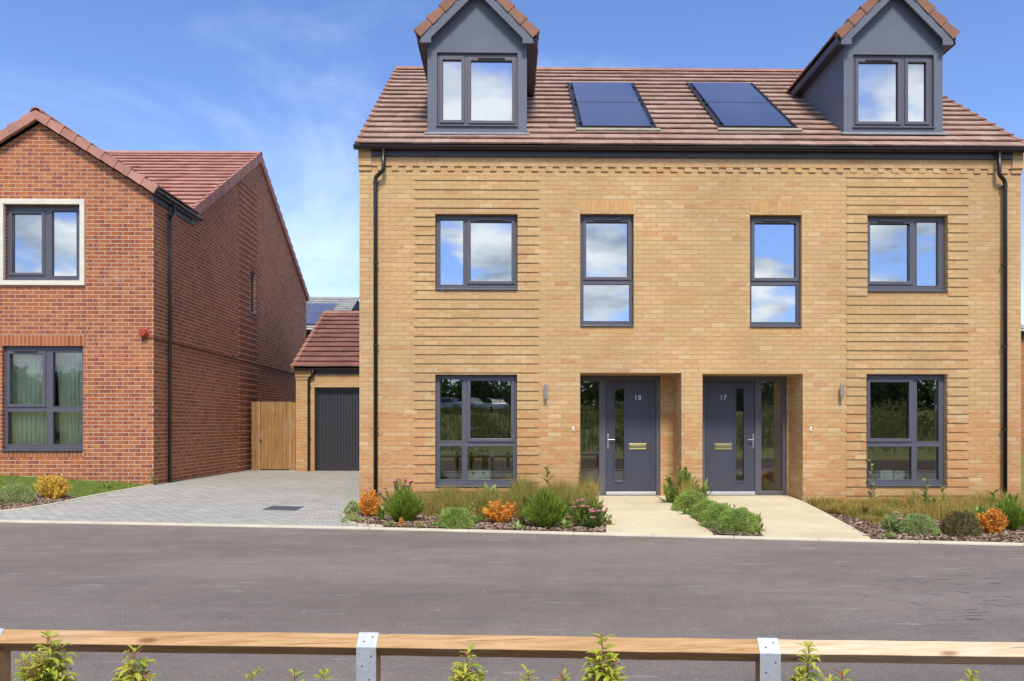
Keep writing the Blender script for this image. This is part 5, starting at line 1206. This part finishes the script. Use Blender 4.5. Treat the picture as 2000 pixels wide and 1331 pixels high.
# ---- bark chips
def chips(poly, n, seed, label, zo=0.):
    r = random.Random(seed); mb = MB(); xs = [p[0] for p in poly]; ys = [p[1] for p in poly]
    for _ in range(n):
        x, y = r.uniform(min(xs), max(xs)), r.uniform(min(ys), max(ys))
        if not inpoly(x, y, poly): continue
        a = r.uniform(0, 6.28); l, w_, t_ = r.uniform(.025, .085), r.uniform(.010, .026), .005; t1, t2 = r.uniform(-.5, .5), r.uniform(-.5, .5)
        M_ = Matrix.Rotation(a, 3, 'Z') @ Matrix.Rotation(t1, 3, 'Y') @ Matrix.Rotation(t2, 3, 'X'); c = Vector((x, y, gz(x, y)+zo+.012))
        mb.hexa([tuple(c+M_ @ Vector(q)) for q in ((-l/2, -w_/2, 0), (l/2, -w_/2, 0), (l/2, w_/2, 0), (-l/2, w_/2, 0), (-l/2, -w_/2, t_), (l/2, -w_/2, t_), (l/2, w_/2, t_), (-l/2, w_/2, t_))])
    tag(mb.build('bark_mulch', m_chip, uv=False), label, 'mulch', kind='stuff')
sheet('planting_bed', mpoly, m_soil, lambda x, y: gz(x, y)+.009)
chips(mpoly, 2200, 1, 'brown bark chips round the golden shrub', .01)
chips(bed1, 6500, 2, 'brown bark chips in the bed under the left window')
chips(bed2, 1800, 3, 'brown bark chips between the two paths')
chips([p for p in bed3 if p[0] < 12] and [(pb[-1][0]-.02, KT(pb[-1][0])), (9, KT(9)), (9, 11.5), (pb[-2][0], 11.5)], 5000, 4, 'brown bark chips in the bed on the right')

# ---- shrubs in front of the fence
def lime_shrub(u, vtop, wpx, Y, label, seed, ns=5):
    r = random.Random(seed); top = PY(u, vtop, Y); c = Vector((top.x, Y, VZ)); H_ = top.z-VZ; W_ = wpx*Y/F/2
    rt = root('young_shrub', c, label, 'shrub', 'young lime green shrubs by the fence'); st = MB(); mb = MB(); mr_ = MB()
    for k in range(ns):
        a = r.uniform(0, 6.28); e = 0 if k == 0 else r.uniform(.45, 1); hh = H_*(1 if k == 0 else r.uniform(.80, .97)-.08*e)
        b0 = c; t = c+Vector((math.cos(a)*W_*e*.75, math.sin(a)*W_*e*.6, hh)); md = (b0*.45+t*.55)+Vector((math.cos(a)*W_*.15, 0, 0)); pts = [b0, md, t]
        st.tube(pts, [.0045, .003, .0015], 6); nl = int(16+hh*230)
        for j in range(nl):
            f = .12+.88*(j+.5)/nl; q = b0+(md-b0)*f/.55 if f < .55 else md+(t-md)*(f-.55)/.45
            aa = j*2.4+r.uniform(-.5, .5); d = Vector((math.cos(aa), math.sin(aa), r.uniform(-.1, .8)+(f > .95)*.5)).normalized(); L_ = r.uniform(.040, .070)*(1.0 if f < .93 else .75)
            q = q+d*.004; tgt = mr_ if (f > .93 and r.random() < .18) else mb
            # two-segment drooping leaf
            s = d.cross(Vector((0, 0, 1))).normalized(); w_ = L_*r.uniform(.30, .40); p1 = q+d*L_*.3; p2 = q+d*L_*.68-Vector((0, 0, L_*.10)); p3 = q+d*L_-Vector((0, 0, L_*r.uniform(.2, .5))); up_ = Vector((0, 0, w_*.22))
            i = [tgt.V(q), tgt.V(p1+s*w_*.45+up_), tgt.V(p1), tgt.V(p1-s*w_*.45+up_), tgt.V(p2+s*w_*.42+up_), tgt.V(p2), tgt.V(p2-s*w_*.42+up_), tgt.V(p3)]
            tgt.f += [[i[0], i[2], i[1]], [i[0], i[3], i[2]], [i[1], i[2], i[5], i[4]], [i[2], i[3], i[6], i[5]], [i[4], i[5], i[7]], [i[5], i[6], i[7]]]; tgt.m += [0]*6
    st.build('stem', m_stem, rt, uv=False, smooth=True); mb.build('foliage', L_photinia, rt, uv=False)
    if mr_.v: mr_.build('young_leaves', L_photred, rt, uv=False)
YV = 2.75
for u, vt, w_, sd2, ns, lab in [(93, 1243, 118, 1, 11, 'bushiest lime green shrub before the left end of the fence'), (262, 1272, 84, 2, 6, 'lime green shrub second from the left before the fence'), (492, 1317, 50, 3, 4, 'low shoot of lime leaves left of the first strap'),
        (575, 1316, 40, 4, 3, 'small lime shoot left of the middle strap'), (632, 1318, 40, 5, 3, 'small lime shoot nearest the left of the middle strap'), (913, 1277, 92, 6, 6, 'lime green shrub right of the middle strap'), (1032, 1316, 52, 7, 3, 'low lime shoot between two taller shrubs mid fence'), (1100, 1320, 40, 11, 3, 'low lime shoot just left of the red-stemmed shrub'),
        (1176, 1247, 88, 8, 6, 'tall red-stemmed shrub crossing the middle rail'), (1580, 1262, 108, 9, 7, 'lime green shrub beside the right strap'), (1645, 1322, 46, 12, 3, 'low lime shoot before the pale rail'), (1898, 1318, 50, 10, 4, 'low lime shoot at the right of the pale rail')]:
    lime_shrub(u, vt, w_, YV+.12*math.sin(sd2*2), lab, sd2, ns)

# ================================================================= BEHIND THE CAMERA (seen in the glass)
def woodland():
    r = random.Random(77); mb = MB(); tr = MB(); x = -75
    while x < 75:
        x += r.uniform(3, 6.5); y = -68+r.uniform(-4, 5); h = r.uniform(4.6, 7.4); w_ = r.uniform(2.6, 4); g0 = gz(x, y)-.1
        tr.tube([(x, y, g0), (x+.2, y, g0+h*.8)], [.2, .06], 6)
        for q_ in range(1300):
            d = rdir(r); k = r.random()**.4; q = Vector((x+d.x*w_*k*(1.25-.3*d.z), y+d.y*w_*k*.7, g0+h*.45+d.z*h*.52*k)) if q_ % 3 else Vector((x+r.uniform(-3, 3), y+r.uniform(-1, 2), g0+r.uniform(0, 2.4))); leaf(mb, q, rdir(r), rdir(r), r.uniform(.45, .9), r.uniform(.35, .65))
    mb.mi = 1; base = len(mb.v)
    for f in tr.f: mb.f.append([i+base for i in f]); mb.m.append(1)
    mb.v += tr.v
    tag(mb.build('woodland', [L_wood, m_bark], uv=False), 'dark line of trees across the field, reflected in the lower windows', 'trees', kind='stuff')
woodland()
def scrub():
    r = random.Random(31); mb = MB()
    for _ in range(95):
        x, y = r.uniform(-30, 34), r.uniform(-52, -12); h = r.uniform(.5, 1.5)*(1.3 if x > 2 else .6); g0 = gz(x, y)-.1; w_ = h*r.uniform(.8, 1.6)
        for _ in range(170): d = rdir(r); k = r.random()**.4; leaf(mb, Vector((x+d.x*w_*k, y+d.y*w_*k, g0+abs(d.z)*h*k)), rdir(r, .3), rdir(r), r.uniform(.2, .4), r.uniform(.12, .2))
    for _ in range(9000):
        x, y = r.uniform(-26, 30), r.uniform(-45, -8); blade(mb, (x, y, gz(x, y)-.1), r.uniform(.25, .7), .4, r.uniform(0, 6.28), .05, .1)
    tag(mb.build('scrub', leafm('scrub_leaf', [(.14, .17, .04), (.22, .22, .06), (.30, .25, .09), (.12, .16, .04)]), uv=False), 'rough scrub and tall grass on the bank across the road, seen in the glass', 'scrub', kind='stuff')
scrub()
def car(x, y, rz, col, label):
    c = Vector((x, y, gz(x, y)-.1)); rt = root('parked_car', c, label, 'car', 'cars parked across the field'); m = plain('car_paint', col, .25, spec=.6)
    b = MB(); pr = [(-2.1, .3), (2.1, .3), (2.15, .6), (2.0, .82), (1.2, .95), (.55, 1.42), (-1.1, 1.45), (-1.75, 1.0), (-2.12, .9)]
    pr = pr[:5]+[(-1.75, 1.0), (-2.12, .9)]; b.prism([(c.x+px, c.z+pz_) for px, pz_ in pr], 'y', c.y-.86, c.y+.86); b.prism([(c.x+px, c.z+pz_) for px, pz_ in ((.5, 1.42), (-1.1, 1.45), (-1.15, 1.39), (.55, 1.36))], 'y', c.y-.68, c.y+.68); b.build('body', m, rt, bevel=.05)
    g_ = MB(); gp_ = [(1.2, .95), (-1.7, .98)]
    lo4 = [(1.2, -.78, .94), (1.2, .78, .94), (-1.72, .78, .97), (-1.72, -.78, .97)]; hi4 = [(.5, -.66, 1.38), (.5, .66, 1.38), (-1.1, .66, 1.40), (-1.1, -.66, 1.40)]
    g_.hexa([(c.x+a, c.y+b_, c.z+e_) for a, b_, e_ in lo4+hi4]); g_.build('window_glass', m_solar, rt)
    for wx in (-1.3, 1.3):
        for wy in (-.8, .8): w_ = MB(); w_.tube([(c.x+wx, c.y+wy-.1, c.z+.31), (c.x+wx, c.y+wy+.1, c.z+.31)], .31, 18); w_.build('wheel', m_gutter, rt)
    rt.rotation_euler = (0, 0, R(rz))
def mir(u, Y): # x of a point at distance |Y| behind, seen in the glass at picture column u
    d = ray(u, 830); D = 2*(YH+.14)+abs(Y); return d.x/d.y*D
car(mir(880, 62), -60, 25, (.55, .58, .62, 1), 'silver car on the left across the field, seen in the window glass'); car(mir(921, 62), -62, 60, (.5, .55, .6, 1), 'grey car in the middle across the field, seen in the window glass'); car(mir(969, 56), -56, 75, (.7, .72, .75, 1), 'white car on the right across the field, seen in the window glass')
